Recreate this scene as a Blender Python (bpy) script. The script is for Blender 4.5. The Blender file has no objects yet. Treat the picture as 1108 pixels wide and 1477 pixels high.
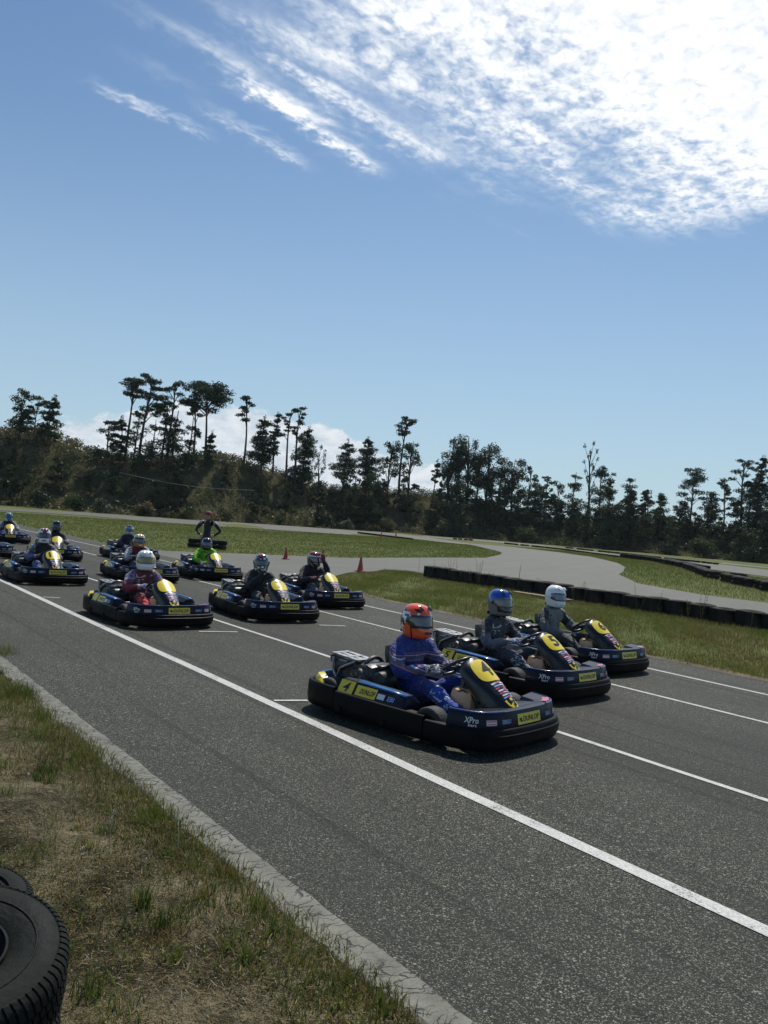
import bpy, bmesh, math, random
import numpy as np
from mathutils import Vector, Matrix, Quaternion
R = math.radians
sc = bpy.context.scene
col = sc.collection
rnd = random.Random(7)
H = 1.70
# ------------------------------------------------------------------ camera
# world frame: +X = direction the karts travel, +Y = across the track away from the camera
CX, CY, CZ = Vector((0.603429, 0.79342, 0.07974)), Vector((-0.038811, -0.070657, 0.996745)), Vector((0.796472, -0.60456, -0.011843))
cd = bpy.data.cameras.new('camera'); cam = bpy.data.objects.new('camera', cd); col.objects.link(cam)
cam.matrix_world = Matrix(((CX.x, CY.x, CZ.x, 0), (CX.y, CY.y, CZ.y, 0), (CX.z, CY.z, CZ.z, H), (0, 0, 0, 1)))
cd.sensor_fit = 'VERTICAL'; cd.sensor_height = 24; cd.sensor_width = 18; cd.lens = 1180 / 1477 * 24
cd.clip_start = .05; cd.clip_end = 6000
sc.camera = cam
# ------------------------------------------------------------------ light
SUN_AZ, SUN_EL = 130.0, 57.0
sd = Vector((math.cos(R(SUN_AZ)) * math.cos(R(SUN_EL)), math.sin(R(SUN_AZ)) * math.cos(R(SUN_EL)), math.sin(R(SUN_EL))))
sl = bpy.data.lights.new('sun', 'SUN'); sl.energy = 4.2; sl.angle = R(.53); sl.color = (1, .955, .88)
so = bpy.data.objects.new('sun', sl); col.objects.link(so); so.rotation_euler = sd.to_track_quat('Z', 'Y').to_euler(); so.location = (0, 0, 60)
sc.view_settings.view_transform = 'Standard'; sc.view_settings.look = 'None'; sc.view_settings.gamma = 1
sc.view_settings.exposure = 0.0; sc.view_settings.use_curve_mapping = False
sc.cycles.max_bounces = 6; sc.cycles.diffuse_bounces = 3; sc.cycles.glossy_bounces = 3; sc.cycles.transmission_bounces = 4; sc.cycles.transparent_max_bounces = 6
SKY = .075


class NT:
    """tiny node-tree writer"""
    def __init__(s, tree): s.t = tree; tree.nodes.clear()
    def n(s, typ, **kw):
        nd = s.t.nodes.new(typ)
        for k, v in kw.items():
            if k.startswith('i_'):
                key = k[2:]; key = int(key) if key.isdigit() else key.replace('_', ' ')
                s.put(nd.inputs[key], v)
            else: setattr(nd, k, v)
        return nd
    def put(s, sock, v):
        if hasattr(v, 'is_output'): s.t.links.new(v, sock)
        elif hasattr(v, 'outputs'): s.t.links.new(v.outputs[0], sock)
        else: sock.default_value = v
    def m(s, op, a, b=0., c=None, clamp=False):
        nd = s.n('ShaderNodeMath', operation=op, use_clamp=clamp); s.put(nd.inputs[0], a); s.put(nd.inputs[1], b)
        if c is not None: s.put(nd.inputs[2], c)
        return nd.outputs[0]
    def ss(s, x, a, b):
        nd = s.n('ShaderNodeMapRange', interpolation_type='SMOOTHSTEP'); s.put(nd.inputs[0], x)
        if a > b: nd.inputs[1].default_value, nd.inputs[2].default_value, nd.inputs[3].default_value, nd.inputs[4].default_value = b, a, 1, 0
        else: nd.inputs[1].default_value, nd.inputs[2].default_value = a, b
        return nd.outputs[0]
    def mix(s, f, a, b):
        nd = s.n('ShaderNodeMix', data_type='RGBA'); s.put(nd.inputs[0], f); s.put(nd.inputs[6], a); s.put(nd.inputs[7], b); return nd.outputs[2]
    def noise(s, vec, scale, detail=3, rough=.55, dist=0., dim='3D'):
        nd = s.n('ShaderNodeTexNoise', noise_dimensions=dim); s.put(nd.inputs['Vector'], vec); nd.inputs['Scale'].default_value = scale
        nd.inputs['Detail'].default_value = detail; nd.inputs['Roughness'].default_value = rough; nd.inputs['Distortion'].default_value = dist
        return nd.outputs['Fac']
    def ramp(s, f, stops):
        nd = s.n('ShaderNodeValToRGB'); s.put(nd.inputs[0], f); cr = nd.color_ramp
        while len(cr.elements) < len(stops): cr.elements.new(.5)
        for e, (p, c) in zip(cr.elements, stops): e.position = p; e.color = (*c, 1) if len(c) == 3 else c
        return nd.outputs[0]
    def xyz(s, v):
        nd = s.n('ShaderNodeSeparateXYZ'); s.put(nd.inputs[0], v); return nd.outputs
    def comb(s, x, y, z):
        nd = s.n('ShaderNodeCombineXYZ'); s.put(nd.inputs[0], x); s.put(nd.inputs[1], y); s.put(nd.inputs[2], z); return nd.outputs[0]


w = bpy.data.worlds.new('World'); sc.world = w; w.use_nodes = True
N = NT(w.node_tree)
sky = N.n('ShaderNodeTexSky', sky_type='NISHITA', sun_disc=False)
sky.sun_elevation = R(SUN_EL); sky.sun_rotation = R(90 - SUN_AZ); sky.air_density = 1.0; sky.dust_density = .6; sky.ozone_density = 1.6; sky.altitude = 20
tc = N.n('ShaderNodeTexCoord').outputs['Generated']
dx, dy, dz = N.xyz(tc)
zc = N.m('MAXIMUM', dz, .03)
px, py = N.m('DIVIDE', dx, zc), N.m('DIVIDE', dy, zc)
P = N.comb(px, py, 0)
# high cirrocumulus sheet, laid out on a flat cloud layer above the place
big = N.noise(N.comb(N.m('MULTIPLY', px, 2.6), N.m('MULTIPLY', py, 1.2), 0), 1.6, 3, .5)
streak = N.noise(N.comb(N.m('MULTIPLY', N.m('ADD', px, N.m('MULTIPLY', py, .12)), 8.), N.m('MULTIPLY', py, 1.9), 1.3), 1.2, 4, .55, .5)
rip = N.noise(N.comb(N.m('ADD', px, N.m('MULTIPLY', py, .35)), N.m('MULTIPLY', py, .8), 2.), 46, 2, .5, .35)
puff = N.noise(N.comb(N.m('MULTIPLY', px, 1.2), N.m('MULTIPLY', py, 1.), 4.), 17, 3, .55, .4)
base = N.m('MULTIPLY', N.m('SUBTRACT', px, N.m('ADD', -1.86, N.m('MULTIPLY', N.ss(py, 1.1, .45), .14))), 1.55)
base = N.m('ADD', base, N.m('MULTIPLY', N.m('SUBTRACT', big, .5), 1.3))
base = N.m('ADD', base, N.m('MULTIPLY', N.m('SUBTRACT', streak, .5), 1.25))
base = N.m('ADD', base, N.m('MULTIPLY', N.m('SUBTRACT', puff, .5), .35))
lo_ = N.m('ADD', py, N.m('MULTIPLY', N.m('SUBTRACT', streak, .5), .6))
lim = N.m('MULTIPLY', N.ss(lo_, .30, .95), N.ss(N.m('ADD', py, N.m('ADD', N.m('MULTIPLY', N.m('SUBTRACT', streak, .5), .5), N.m('MULTIPLY', N.m('SUBTRACT', puff, .5), .35))), 2.42, 2.16))
core = N.ss(base, .5, 1.5)
soft = N.ss(base, -.10, 1.15)
lim = N.m('MULTIPLY', lim, N.ss(N.m('ADD', px, N.m('MULTIPLY', big, .6)), .5, -.6))
holes = N.m('ADD', N.m('MULTIPLY', N.ss(rip, .62, .30), .40), N.m('MULTIPLY', N.ss(puff, .60, .30), .60))
keep = N.m('SUBTRACT', 1., N.m('MULTIPLY', holes, N.m('SUBTRACT', .72, N.m('MULTIPLY', core, .40))))
dens = N.m('MULTIPLY', N.m('MULTIPLY', soft, lim), keep)
def wisp(x0, k, ya, yb, wd, amp):
    lx = N.m('SUBTRACT', px, N.m('ADD', x0, N.m('MULTIPLY', N.m('SUBTRACT', py, ya), k)))
    lx = N.m('ADD', lx, N.m('ADD', N.m('MULTIPLY', N.m('SUBTRACT', puff, .5), .14), N.m('MULTIPLY', N.m('SUBTRACT', rip, .5), .05)))
    g = N.m('POWER', 2.718, N.m('MULTIPLY', N.m('POWER', N.m('ABSOLUTE', N.m('DIVIDE', lx, wd)), 2.), -1.))
    g = N.m('MULTIPLY', g, N.m('MULTIPLY', N.ss(py, ya - .06, ya + .12), N.ss(py, yb + .06, yb - .10)))
    return N.m('MULTIPLY', g, N.m('MULTIPLY', amp, N.m('ADD', .35, N.m('MULTIPLY', N.ss(N.m('ADD', streak, N.m('MULTIPLY', rip, .5)), .5, 1.), .65))))
for a in ((-2.04, -.12, .55, .90, .028, .62), (-1.93, -.28, .78, 1.18, .034, .62), (-1.72, -.32, .76, 1.36, .045, .80), (-1.86, -.1, .55, .78, .04, .22), (-1.66, -.16, .46, .9, .04, .20), (-1.50, -.30, .60, 1.45, .07, .55)):
    dens = N.m('ADD', dens, wisp(*a), clamp=True)
# low cumulus bank far behind the ridge
az = N.m('ARCTAN2', dy, dx)
el = N.m('ARCSINE', dz)
cb = N.noise(N.comb(N.m('MULTIPLY', az, 1.), N.m('MULTIPLY', el, 1.6), 5.), 13, 5, .55)
cb2 = N.noise(N.comb(N.m('MULTIPLY', az, 1.), N.m('MULTIPLY', el, 2.2), 8.), 42, 4, .6)
hump = N.m('SUBTRACT', .128, N.m('MULTIPLY', N.m('POWER', N.m('ABSOLUTE', N.m('SUBTRACT', az, R(153.5))), 1.6), .62))
hump = N.m('ADD', hump, N.m('MULTIPLY', N.m('SUBTRACT', cb, .5), .055))
hump = N.m('ADD', hump, N.m('MULTIPLY', N.m('SUBTRACT', cb2, .5), .018))
cum = N.m('MULTIPLY', N.ss(N.m('SUBTRACT', hump, el), -.001, .006), N.ss(az, R(136.5), R(139.5)))
cum = N.m('MULTIPLY', cum, N.ss(az, R(196), R(182)))
cumc = N.mix(N.ss(N.m('ADD', cb2, N.m('MULTIPLY', cb, .6)), .5, 1.05), (.55, .63, .72, 1), (.84, .88, .92, 1))
skyc = N.n('ShaderNodeVectorMath', operation='SCALE', i_0=sky, i_Scale=SKY).outputs[0]
# pale milky layer of air near the horizon
hz = N.ss(el, .55, -.02)
skyc = N.mix(1., skyc, skyc)
tint = N.n('ShaderNodeMix', data_type='RGBA', blend_type='MULTIPLY', i_0=1.); N.t.links.new(skyc, tint.inputs[6]); tint.inputs[7].default_value = (.90, 1.13, 1.27, 1)
skyc = N.mix(N.m('MULTIPLY', N.m('POWER', hz, 1.2), .66), tint.outputs[2], (.48, .63, .74, 1))
circ = N.mix(N.ss(dens, .25, .95), (.78, .86, .95, 1), (1.04, 1.06, 1.08, 1))
c1 = N.mix(N.ss(dens, -.05, 1.02), skyc, circ)
c2 = N.mix(N.m('MULTIPLY', cum, .9), c1, cumc)
bg = N.n('ShaderNodeBackground', i_Color=c2, i_Strength=1.0)
N.t.links.new(bg.outputs[0], N.n('ShaderNodeOutputWorld').inputs[0])


# ------------------------------------------------------------------ helpers
FW = Vector((-0.79652776, 0.60460196)); RT = Vector((0.60460196, 0.79652776))
def hor(x): return 681 + .08 * (x + 340)
def ray(x, y):
    return CX * (x - 554) + CY * (738.5 - y) - CZ * 1180
def at(x, y, z=0.):
    d = ray(x, y); t = (z - H) / d.z; return (d.x * t, d.y * t)
def deep(x, D):
    """ground point at depth D (metres along the view) under picture column x"""
    d = ray(x, hor(x)); k = D / (d.x * FW.x + d.y * FW.y); return (d.x * k, d.y * k)
def zat(x, y, D): return H + (hor(x) - y) * D / 1180.

MATS = {}
def mat(name, colr=(.5, .5, .5), rough=.6, metal=0., spec=.5, var=0., scale=8., bump=0., bscale=None, coat=0., trans=0., alpha=1., dirt=0.):
    if name in MATS: return MATS[name]
    m = bpy.data.materials.new(name); m.use_nodes = True; n = NT(m.node_tree)
    b = n.n('ShaderNodeBsdfPrincipled'); n.t.links.new(b.outputs[0], n.n('ShaderNodeOutputMaterial').inputs[0])
    co = n.n('ShaderNodeTexCoord').outputs['Object']
    c = (*colr, 1)
    if var:
        f = n.noise(co, scale, 4)
        c = n.mix(n.ss(f, .3, .7), tuple(v * (1 - var) for v in colr) + (1,), tuple(min(1, v * (1 + var)) for v in colr) + (1,))
    if dirt:
        f2 = n.noise(co, scale * .6, 6, .7)
        c = n.mix(n.m('MULTIPLY', n.ss(f2, .48, .75), dirt), c, (.17, .15, .12, 1))
        n.put(b.inputs['Roughness'], n.m('ADD', rough, n.m('MULTIPLY', n.ss(f2, .4, .75), .35), clamp=True))
    else: b.inputs['Roughness'].default_value = rough
    n.put(b.inputs['Base Color'], c)
    b.inputs['Metallic'].default_value = metal; b.inputs['Specular IOR Level'].default_value = spec
    b.inputs['Coat Weight'].default_value = coat; b.inputs['Coat Roughness'].default_value = .08
    b.inputs['Transmission Weight'].default_value = trans; b.inputs['Alpha'].default_value = alpha
    if bump:
        bn = n.n('ShaderNodeBump', i_Strength=bump, i_Distance=.02, i_Height=n.noise(co, bscale or scale * 3, 4)); n.put(b.inputs['Normal'], bn)
    MATS[name] = m; return m

def obj(name, V, F, mats, parent=None, mi=None, smooth=True, loc=None, fix=False):
    me = bpy.data.meshes.new(name)
    if isinstance(V, np.ndarray) and isinstance(F, np.ndarray):
        nf, k = F.shape
        me.vertices.add(len(V)); me.vertices.foreach_set('co', V.astype(np.float32).ravel())
        me.loops.add(nf * k); me.loops.foreach_set('vertex_index', F.astype(np.int32).ravel())
        me.polygons.add(nf); me.polygons.foreach_set('loop_start', np.arange(0, nf * k, k, dtype=np.int32))
        me.update(calc_edges=True)
    else:
        me.from_pydata([tuple(v) for v in V], [], [tuple(f) for f in F]); me.update()
    if fix:
        bm = bmesh.new(); bm.from_mesh(me); bmesh.ops.recalc_face_normals(bm, faces=bm.faces); bm.to_mesh(me); bm.free()
    for m in (mats if isinstance(mats, (list, tuple)) else [mats]): me.materials.append(m)
    if mi is not None: me.polygons.foreach_set('material_index', np.asarray(mi, dtype=np.int32))
    me.polygons.foreach_set('use_smooth', np.full(len(me.polygons), smooth))
    o = bpy.data.objects.new(name, me); col.objects.link(o)
    if parent: o.parent = parent
    if loc is not None: o.location = loc
    return o

def tag(o, label=None, cat=None, group=None, kind=None):
    if label: o['label'] = label
    if cat: o['category'] = cat
    if group: o['group'] = group
    if kind: o['kind'] = kind
    return o
def empty(name, loc=(0, 0, 0), rz=0.):
    o = bpy.data.objects.new(name, None); col.objects.link(o); o.location = loc; o.rotation_euler = (0, 0, rz); o.empty_display_size = .1; return o
def kids(o): return [c for c in bpy.data.objects if c.parent == o]
CHILD = {}
def copy_tree(o, parent=None):
    c = o.copy(); col.objects.link(c); c.parent = parent
    ch = CHILD.get(o.name)
    if ch is None: ch = CHILD[o.name] = kids(o)
    for k in ch: copy_tree(k, c)
    return c


class MB:
    def __init__(s): s.v = []; s.f = []; s.m = []
    def add(s, V, F, m=0):
        o = len(s.v); s.v += [tuple(p) for p in V]; s.f += [tuple(i + o for i in f) for f in F]; s.m += [m] * len(F)
    def box(s, c, d, rot=None, m=0, bev=0.):
        x, y, z = (q / 2 for q in d)
        if bev:
            b = bev; V = []; F = []
            bm = bmesh.new(); bmesh.ops.create_cube(bm, size=1); bmesh.ops.scale(bm, vec=d, verts=bm.verts)
            bmesh.ops.bevel(bm, geom=bm.edges[:], offset=b, segments=2, affect='EDGES', profile=.5)
            bm.verts.ensure_lookup_table(); V = [v.co.copy() for v in bm.verts]; F = [[v.index for v in f.verts] for f in bm.faces]; bm.free()
        else:
            V = [Vector(p) for p in ((-x, -y, -z), (x, -y, -z), (x, y, -z), (-x, y, -z), (-x, -y, z), (x, -y, z), (x, y, z), (-x, y, z))]
            F = [(0, 3, 2, 1), (4, 5, 6, 7), (0, 1, 5, 4), (1, 2, 6, 5), (2, 3, 7, 6), (3, 0, 4, 7)]
        if rot: V = [rot @ Vector(v) for v in V]
        s.add([Vector(v) + Vector(c) for v in V], F, m)
    def tube(s, pts, r, n=8, m=0, cap=True):
        pts = [Vector(p) for p in pts]; rr = r if isinstance(r, (list, tuple)) else [r] * len(pts)
        V = []; up = None
        for i, p in enumerate(pts):
            d = (pts[min(i + 1, len(pts) - 1)] - pts[max(i - 1, 0)]).normalized()
            if up is None: up = d.orthogonal().normalized()
            else: up = (up - d * up.dot(d)).normalized()
            sd_ = d.cross(up)
            for k in range(n):
                a = 2 * math.pi * k / n; V.append(p + (up * math.cos(a) + sd_ * math.sin(a)) * rr[i])
        F = [(i * n + k, i * n + (k + 1) % n, (i + 1) * n + (k + 1) % n, (i + 1) * n + k) for i in range(len(pts) - 1) for k in range(n)]
        if cap: F += [tuple(range(n))[::-1], tuple(range((len(pts) - 1) * n, len(pts) * n))]
        s.add(V, F, m)
    def ring(s, c, axis, rad, r, n=32, k=8, m=0):
        """torus"""
        ax = Vector(axis).normalized(); u = ax.orthogonal().normalized(); v = ax.cross(u); V = []
        for i in range(n):
            a = 2 * math.pi * i / n; e = u * math.cos(a) + v * math.sin(a)
            for j in range(k):
                b = 2 * math.pi * j / k; V.append(Vector(c) + e * (rad + r * math.cos(b)) + ax * r * math.sin(b))
        s.add(V, [(i * k + j, ((i + 1) % n) * k + j, ((i + 1) % n) * k + (j + 1) % k, i * k + (j + 1) % k) for i in range(n) for j in range(k)], m)
    def lathe(s, c, axis, prof, n=28, m=0, closed=False):
        """prof = (radius, height) pairs along axis"""
        ax = Vector(axis).normalized(); u = ax.orthogonal().normalized(); v = ax.cross(u); V = []; k = len(prof)
        for i in range(n):
            a = 2 * math.pi * i / n; e = u * math.cos(a) + v * math.sin(a)
            for (r_, h_) in prof: V.append(Vector(c) + e * r_ + ax * h_)
        kk = k if closed else k - 1
        s.add(V, [(i * k + j, ((i + 1) % n) * k + j, ((i + 1) % n) * k + (j + 1) % k, i * k + (j + 1) % k) for i in range(n) for j in range(kk)], m)
    def loft(s, secs, m=0, ring=True, loop=False, cap=False):
        """secs = list of equal-length sections"""
        k = len(secs[0]); V = [p for q in secs for p in q]; n = len(secs); kk = k if ring else k - 1; nn = n if loop else n - 1
        F = [(i * k + j, ((i + 1) % n) * k + j, ((i + 1) % n) * k + (j + 1) % k, i * k + (j + 1) % k) for i in range(nn) for j in range(kk)]
        if cap: F += [tuple(range(k))[::-1], tuple(range((n - 1) * k, n * k))]
        s.add(V, F, m)
    def build(s, name, mats, parent=None, smooth=True, loc=None, fix=True):
        return obj(name, s.v, s.f, mats, parent, s.m, smooth, loc, fix)
def autosmooth(o, deg=40):
    me = o.data
    if hasattr(me, 'set_sharp_from_angle'): me.set_sharp_from_angle(angle=R(deg))
    return o

# ------------------------------------------------------------------ ground materials
def ground_mat(name, build):
    m = bpy.data.materials.new(name); m.use_nodes = True; n = NT(m.node_tree)
    b = n.n('ShaderNodeBsdfPrincipled'); n.t.links.new(b.outputs[0], n.n('ShaderNodeOutputMaterial').inputs[0])
    co = n.n('ShaderNodeNewGeometry').outputs['Position']
    build(n, b, co); MATS[name] = m; return m
def f_asphalt(n, b, co):
    v = n.n('ShaderNodeTexVoronoi', feature='F1', i_Vector=co, i_Scale=190.)
    r, g, bl = n.xyz(v.outputs['Color'])
    v2 = n.n('ShaderNodeTexVoronoi', feature='F1', i_Vector=co, i_Scale=55.)
    r2 = n.xyz(v2.outputs['Color'])[0]
    big_ = n.noise(co, .35, 4, .6); mid = n.noise(co, 2.2, 4, .6)
    base = n.ramp(r, [(0, (.008, .009, .005)), (.35, (.023, .0245, .016)), (.68, (.043, .044, .031)), (.86, (.125, .122, .092)), (.97, (.32, .31, .24))])
    base = n.mix(n.m('MULTIPLY', n.ss(r2, .962, .972), n.ss(v2.outputs['Distance'], .5, .25)), base, (.34, .33, .28, 1))
    tone = n.m('ADD', n.m('MULTIPLY', big_, .7), n.m('MULTIPLY', mid, .35))
    base = n.mix(n.ss(tone, .42, .68), base, n.mix(.5, base, (.040, .040, .033, 1)))
    # darker racing rubber laid along the driving lane
    x, y, z = n.xyz(co)
    wob = n.m('ADD', y, n.m('MULTIPLY', n.noise(n.comb(n.m('MULTIPLY', x, .12), y, 0), 1.2, 3), 1.3))
    lane = n.m('MULTIPLY', n.ss(wob, 5.0, 6.2), n.ss(wob, 8.8, 7.2))
    base = n.mix(n.m('MULTIPLY', lane, .38), base, (.022, .022, .020, 1))
    st_ = n.noise(n.comb(n.m('MULTIPLY', x, .22), n.m('MULTIPLY', y, 1.5), 3.), 1., 5, .65)
    mu = n.n('ShaderNodeVectorMath', operation='SCALE'); n.put(mu.inputs[0], base); n.put(mu.inputs['Scale'], n.m('ADD', .62, n.m('MULTIPLY', st_, .72))); base = mu.outputs[0]
    # thin skid marks
    sk = n.noise(n.comb(n.m('MULTIPLY', x, .05), n.m('MULTIPLY', y, 5.), 0), 1.6, 2, .5, .3)
    base = n.mix(n.m('MULTIPLY', n.ss(sk, .60, .68), .40), base, (.008, .008, .008, 1))
    n.put(b.inputs['Base Color'], base)
    b.inputs['Roughness'].default_value = .72; b.inputs['Specular IOR Level'].default_value = .22
    hgt = n.m('ADD', n.m('MULTIPLY', v.outputs['Distance'], -.9), n.m('MULTIPLY', r, .7))
    n.put(b.inputs['Normal'], n.n('ShaderNodeBump', i_Strength=.75, i_Distance=.006, i_Height=hgt))
M_ASPH = ground_mat('asphalt', f_asphalt)
def f_asph2(n, b, co):
    v = n.n('ShaderNodeTexVoronoi', feature='F1', i_Vector=co, i_Scale=60.)
    r = n.xyz(v.outputs['Color'])[0]; big_ = n.noise(co, .16, 5, .65)
    base = n.ramp(r, [(0, (.05, .05, .040)), (.6, (.092, .091, .072)), (1, (.155, .15, .115))])
    base = n.mix(n.ss(big_, .35, .65), base, (.084, .083, .064, 1)); x, y, z = n.xyz(co); tr_ = n.m('ADD', n.m('MULTIPLY', n.noise(n.comb(n.m('MULTIPLY', n.m('ADD', x, n.m('MULTIPLY', y, .5)), .9), n.m('MULTIPLY', y, .08), 0), 1., 4, .6, .8), .5), n.m('MULTIPLY', n.noise(co, 1.1, 4, .6), .3))
    mu = n.n('ShaderNodeVectorMath', operation='SCALE'); n.put(mu.inputs[0], base); n.put(mu.inputs['Scale'], n.m('ADD', .55, n.m('MULTIPLY', tr_, 1.15))); n.put(b.inputs['Base Color'], mu.outputs[0])
    b.inputs['Roughness'].default_value = .7; b.inputs['Specular IOR Level'].default_value = .32
    n.put(b.inputs['Normal'], n.n('ShaderNodeBump', i_Strength=.5, i_Distance=.006, i_Height=r))
M_ASPH2 = ground_mat('old_asphalt', f_asph2)
def f_grass(n, b, co):
    a = n.noise(co, .22, 5, .65); c = n.noise(co, 2.4, 5, .7); d = n.noise(co, 24, 4, .7)
    t = n.m('ADD', n.m('MULTIPLY', a, .55), n.m('ADD', n.m('MULTIPLY', c, .3), n.m('MULTIPLY', d, .3)))
    base = n.ramp(t, [(.36, (.052, .075, .018)), (.52, (.088, .112, .030)), (.62, (.12, .135, .045)), (.74, (.17, .155, .075))])
    n.put(b.inputs['Base Color'], base); b.inputs['Roughness'].default_value = .9; b.inputs['Specular IOR Level'].default_value = .12
    n.put(b.inputs['Normal'], n.n('ShaderNodeBump', i_Strength=.9, i_Distance=.05, i_Height=n.m('ADD', c, d)))
M_GRASS = ground_mat('grass_ground', f_grass)
def f_verge(n, b, co):
    a = n.noise(co, 1.3, 5, .62); c = n.noise(co, 9, 6, .7); d = n.noise(co, 70, 4, .7)
    e_ = n.noise(co, 190, 3, .6); t = n.m('ADD', n.m('MULTIPLY', a, .5), n.m('ADD', n.m('MULTIPLY', c, .35), n.m('ADD', n.m('MULTIPLY', d, .3), n.m('MULTIPLY', n.m('SUBTRACT', e_, .5), .5))))
    base = n.ramp(t, [(.43, (.012, .011, .005)), (.52, (.046, .041, .021)), (.60, (.13, .112, .064)), (.70, (.29, .25, .155))])
    n.put(b.inputs['Base Color'], base); b.inputs['Roughness'].default_value = .95; b.inputs['Specular IOR Level'].default_value = .1
    n.put(b.inputs['Normal'], n.n('ShaderNodeBump', i_Strength=1., i_Distance=.035, i_Height=n.m('ADD', c, n.m('ADD', n.m('MULTIPLY', d, .6), n.m('MULTIPLY', e_, .3)))))
M_VERGE = ground_mat('sandy_soil', f_verge)
def f_curb(n, b, co):
    a = n.noise(co, 6, 5, .65); d = n.noise(co, 90, 3, .7)
    base = n.ramp(n.m('ADD', n.m('MULTIPLY', a, .6), n.m('MULTIPLY', d, .4)), [(.3, (.075, .075, .06)), (.5, (.155, .152, .122)), (.7, (.25, .242, .20))])
    x, y, z = n.xyz(co)
    wx = n.m('ADD', n.m('MULTIPLY', x, 13.), n.m('MULTIPLY', n.noise(co, 9, 4), 2.2))
    v = n.n('ShaderNodeTexVoronoi', feature='DISTANCE_TO_EDGE', i_Vector=n.comb(wx, n.m('MULTIPLY', n.m('ADD', y, n.m('MULTIPLY', n.noise(co, 16, 4), .10)), 5.), 0), i_Scale=1.35)
    crack = n.m('MULTIPLY', n.ss(v.outputs['Distance'], .045, .008), n.ss(n.noise(co, 5, 3), .34, .52))
    base = n.mix(n.m('MULTIPLY', crack, .9), base, (.03, .03, .026, 1))
    n.put(b.inputs['Base Color'], base); b.inputs['Roughness'].default_value = .85
    n.put(b.inputs['Normal'], n.n('ShaderNodeBump', i_Strength=.8, i_Distance=.012, i_Height=n.m('SUBTRACT', n.m('MULTIPLY', d, .3), crack)))
M_CURB = ground_mat('cracked_concrete', f_curb)
def f_paint(n, b, co):
    v = n.n('ShaderNodeTexVoronoi', feature='F1', i_Vector=co, i_Scale=125.)
    r = n.xyz(v.outputs['Color'])[0]; a = n.noise(co, 3, 5, .7)
    wear = n.ss(n.m('ADD', n.m('MULTIPLY', r, .45), n.m('MULTIPLY', a, .9)), .84, .98)
    base = n.mix(wear, n.ramp(r, [(0, (.34, .34, .31)), (1, (.60, .60, .56))]), (.05, .05, .045, 1))
    n.put(b.inputs['Base Color'], base); b.inputs['Roughness'].default_value = .6
    n.put(b.inputs['Normal'], n.n('ShaderNodeBump', i_Strength=.6, i_Distance=.005, i_Height=r))
M_PAINT = ground_mat('worn_white_paint', f_paint)

def sheet(name, pts, z, m, kind='structure', label=None, parent=None):
    """flat polygon sheet, triangulated by bmesh"""
    bm = bmesh.new(); vs = [bm.verts.new((x, y, z)) for x, y in pts]; f = bm.faces.new(vs)
    bmesh.ops.triangulate(bm, faces=[f]); bmesh.ops.recalc_face_normals(bm, faces=bm.faces)
    if sum(q.normal.z * q.calc_area() for q in bm.faces) < 0: bmesh.ops.reverse_faces(bm, faces=bm.faces)
    me = bpy.data.meshes.new(name); bm.to_mesh(me); bm.free(); me.materials.append(m)
    o = bpy.data.objects.new(name, me); col.objects.link(o)
    if kind: o['kind'] = kind
    if label: o['label'] = label
    if parent: o.parent = parent
    return o
def smooth_path(pts, it=2, closed=True):
    for _ in range(it):
        q = []; n = len(pts)
        for i in range(n if closed else n - 1):
            a, b = pts[i], pts[(i + 1) % n]
            q += [(a[0] * .75 + b[0] * .25, a[1] * .75 + b[1] * .25), (a[0] * .25 + b[0] * .75, a[1] * .25 + b[1] * .75)]
        pts = q if closed else [pts[0]] + q + [pts[-1]]
    return pts

# terrain: flat circuit, then a bank that climbs behind the far grass
DX = [-900, -300, 0, 130, 300, 430, 560, 700, 850, 950, 1108, 1400, 2200]
DD = [100, 100, 100, 100, 106, 122, 138, 142, 140, 134, 122, 112, 110]
HX = [-900, -300, 60, 130, 330, 430, 560, 650, 800, 950, 1108, 1400, 2200]
HH = [7, 7.5, 9.3, 8.6, 8.2, 7.6, 7.0, 6.0, 5.0, 5.0, 5.5, 6, 6]
def D0(x): return float(np.interp(x, DX, DD))
def ridge(x): return float(np.interp(x, HX, HH))
def colx(p):
    d = p[0] * FW.x + p[1] * FW.y; r = p[0] * RT.x + p[1] * RT.y
    return 554 + r / max(d, 1.) * 1180
def terr(x, D):
    t = (D - D0(x) - 1.) / 15.; t = max(0., min(1., t)); t = t * t * (3 - 2 * t)
    return t * ridge(x) * (1 + .12 * math.sin(x * .021 + 1) * t)
hx_ = list(range(-900, 2201, 50)); V = []; F = []
dl = [0, 1, 4, 7, 10, 13, 16, 30, 90, 400, 1500]
for x in hx_:
    for k, d in enumerate(dl):
        D = D0(x) + d; p = deep(x, D); z = terr(x, D) + (rnd.uniform(-.25, .25) if 2 <= k <= 7 else 0) - (.05 if k == 0 else 0)
        V.append((p[0], p[1], z))
k = len(dl)
F = [(i * k + j, (i + 1) * k + j, (i + 1) * k + j + 1, i * k + j + 1) for i in range(len(hx_) - 1) for j in range(k - 1)]
def f_hill(n, b, co):
    a = n.noise(co, .35, 5, .65); c = n.noise(co, 3, 5, .7)
    base = n.ramp(n.m('ADD', n.m('MULTIPLY', a, .6), n.m('MULTIPLY', c, .4)), [(.35, (.035, .045, .016)), (.52, (.075, .07, .032)), (.68, (.15, .115, .07))])
    n.put(b.inputs['Base Color'], base); b.inputs['Roughness'].default_value = 1.; b.inputs['Specular IOR Level'].default_value = .05
    n.put(b.inputs['Normal'], n.n('ShaderNodeBump', i_Strength=1., i_Distance=.2, i_Height=c))
M_HILL = ground_mat('hillside_soil', f_hill)
tag(obj('hillside', V, F, M_HILL, fix=True), 'scrubby bank rising behind the far grass', kind='structure')
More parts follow.
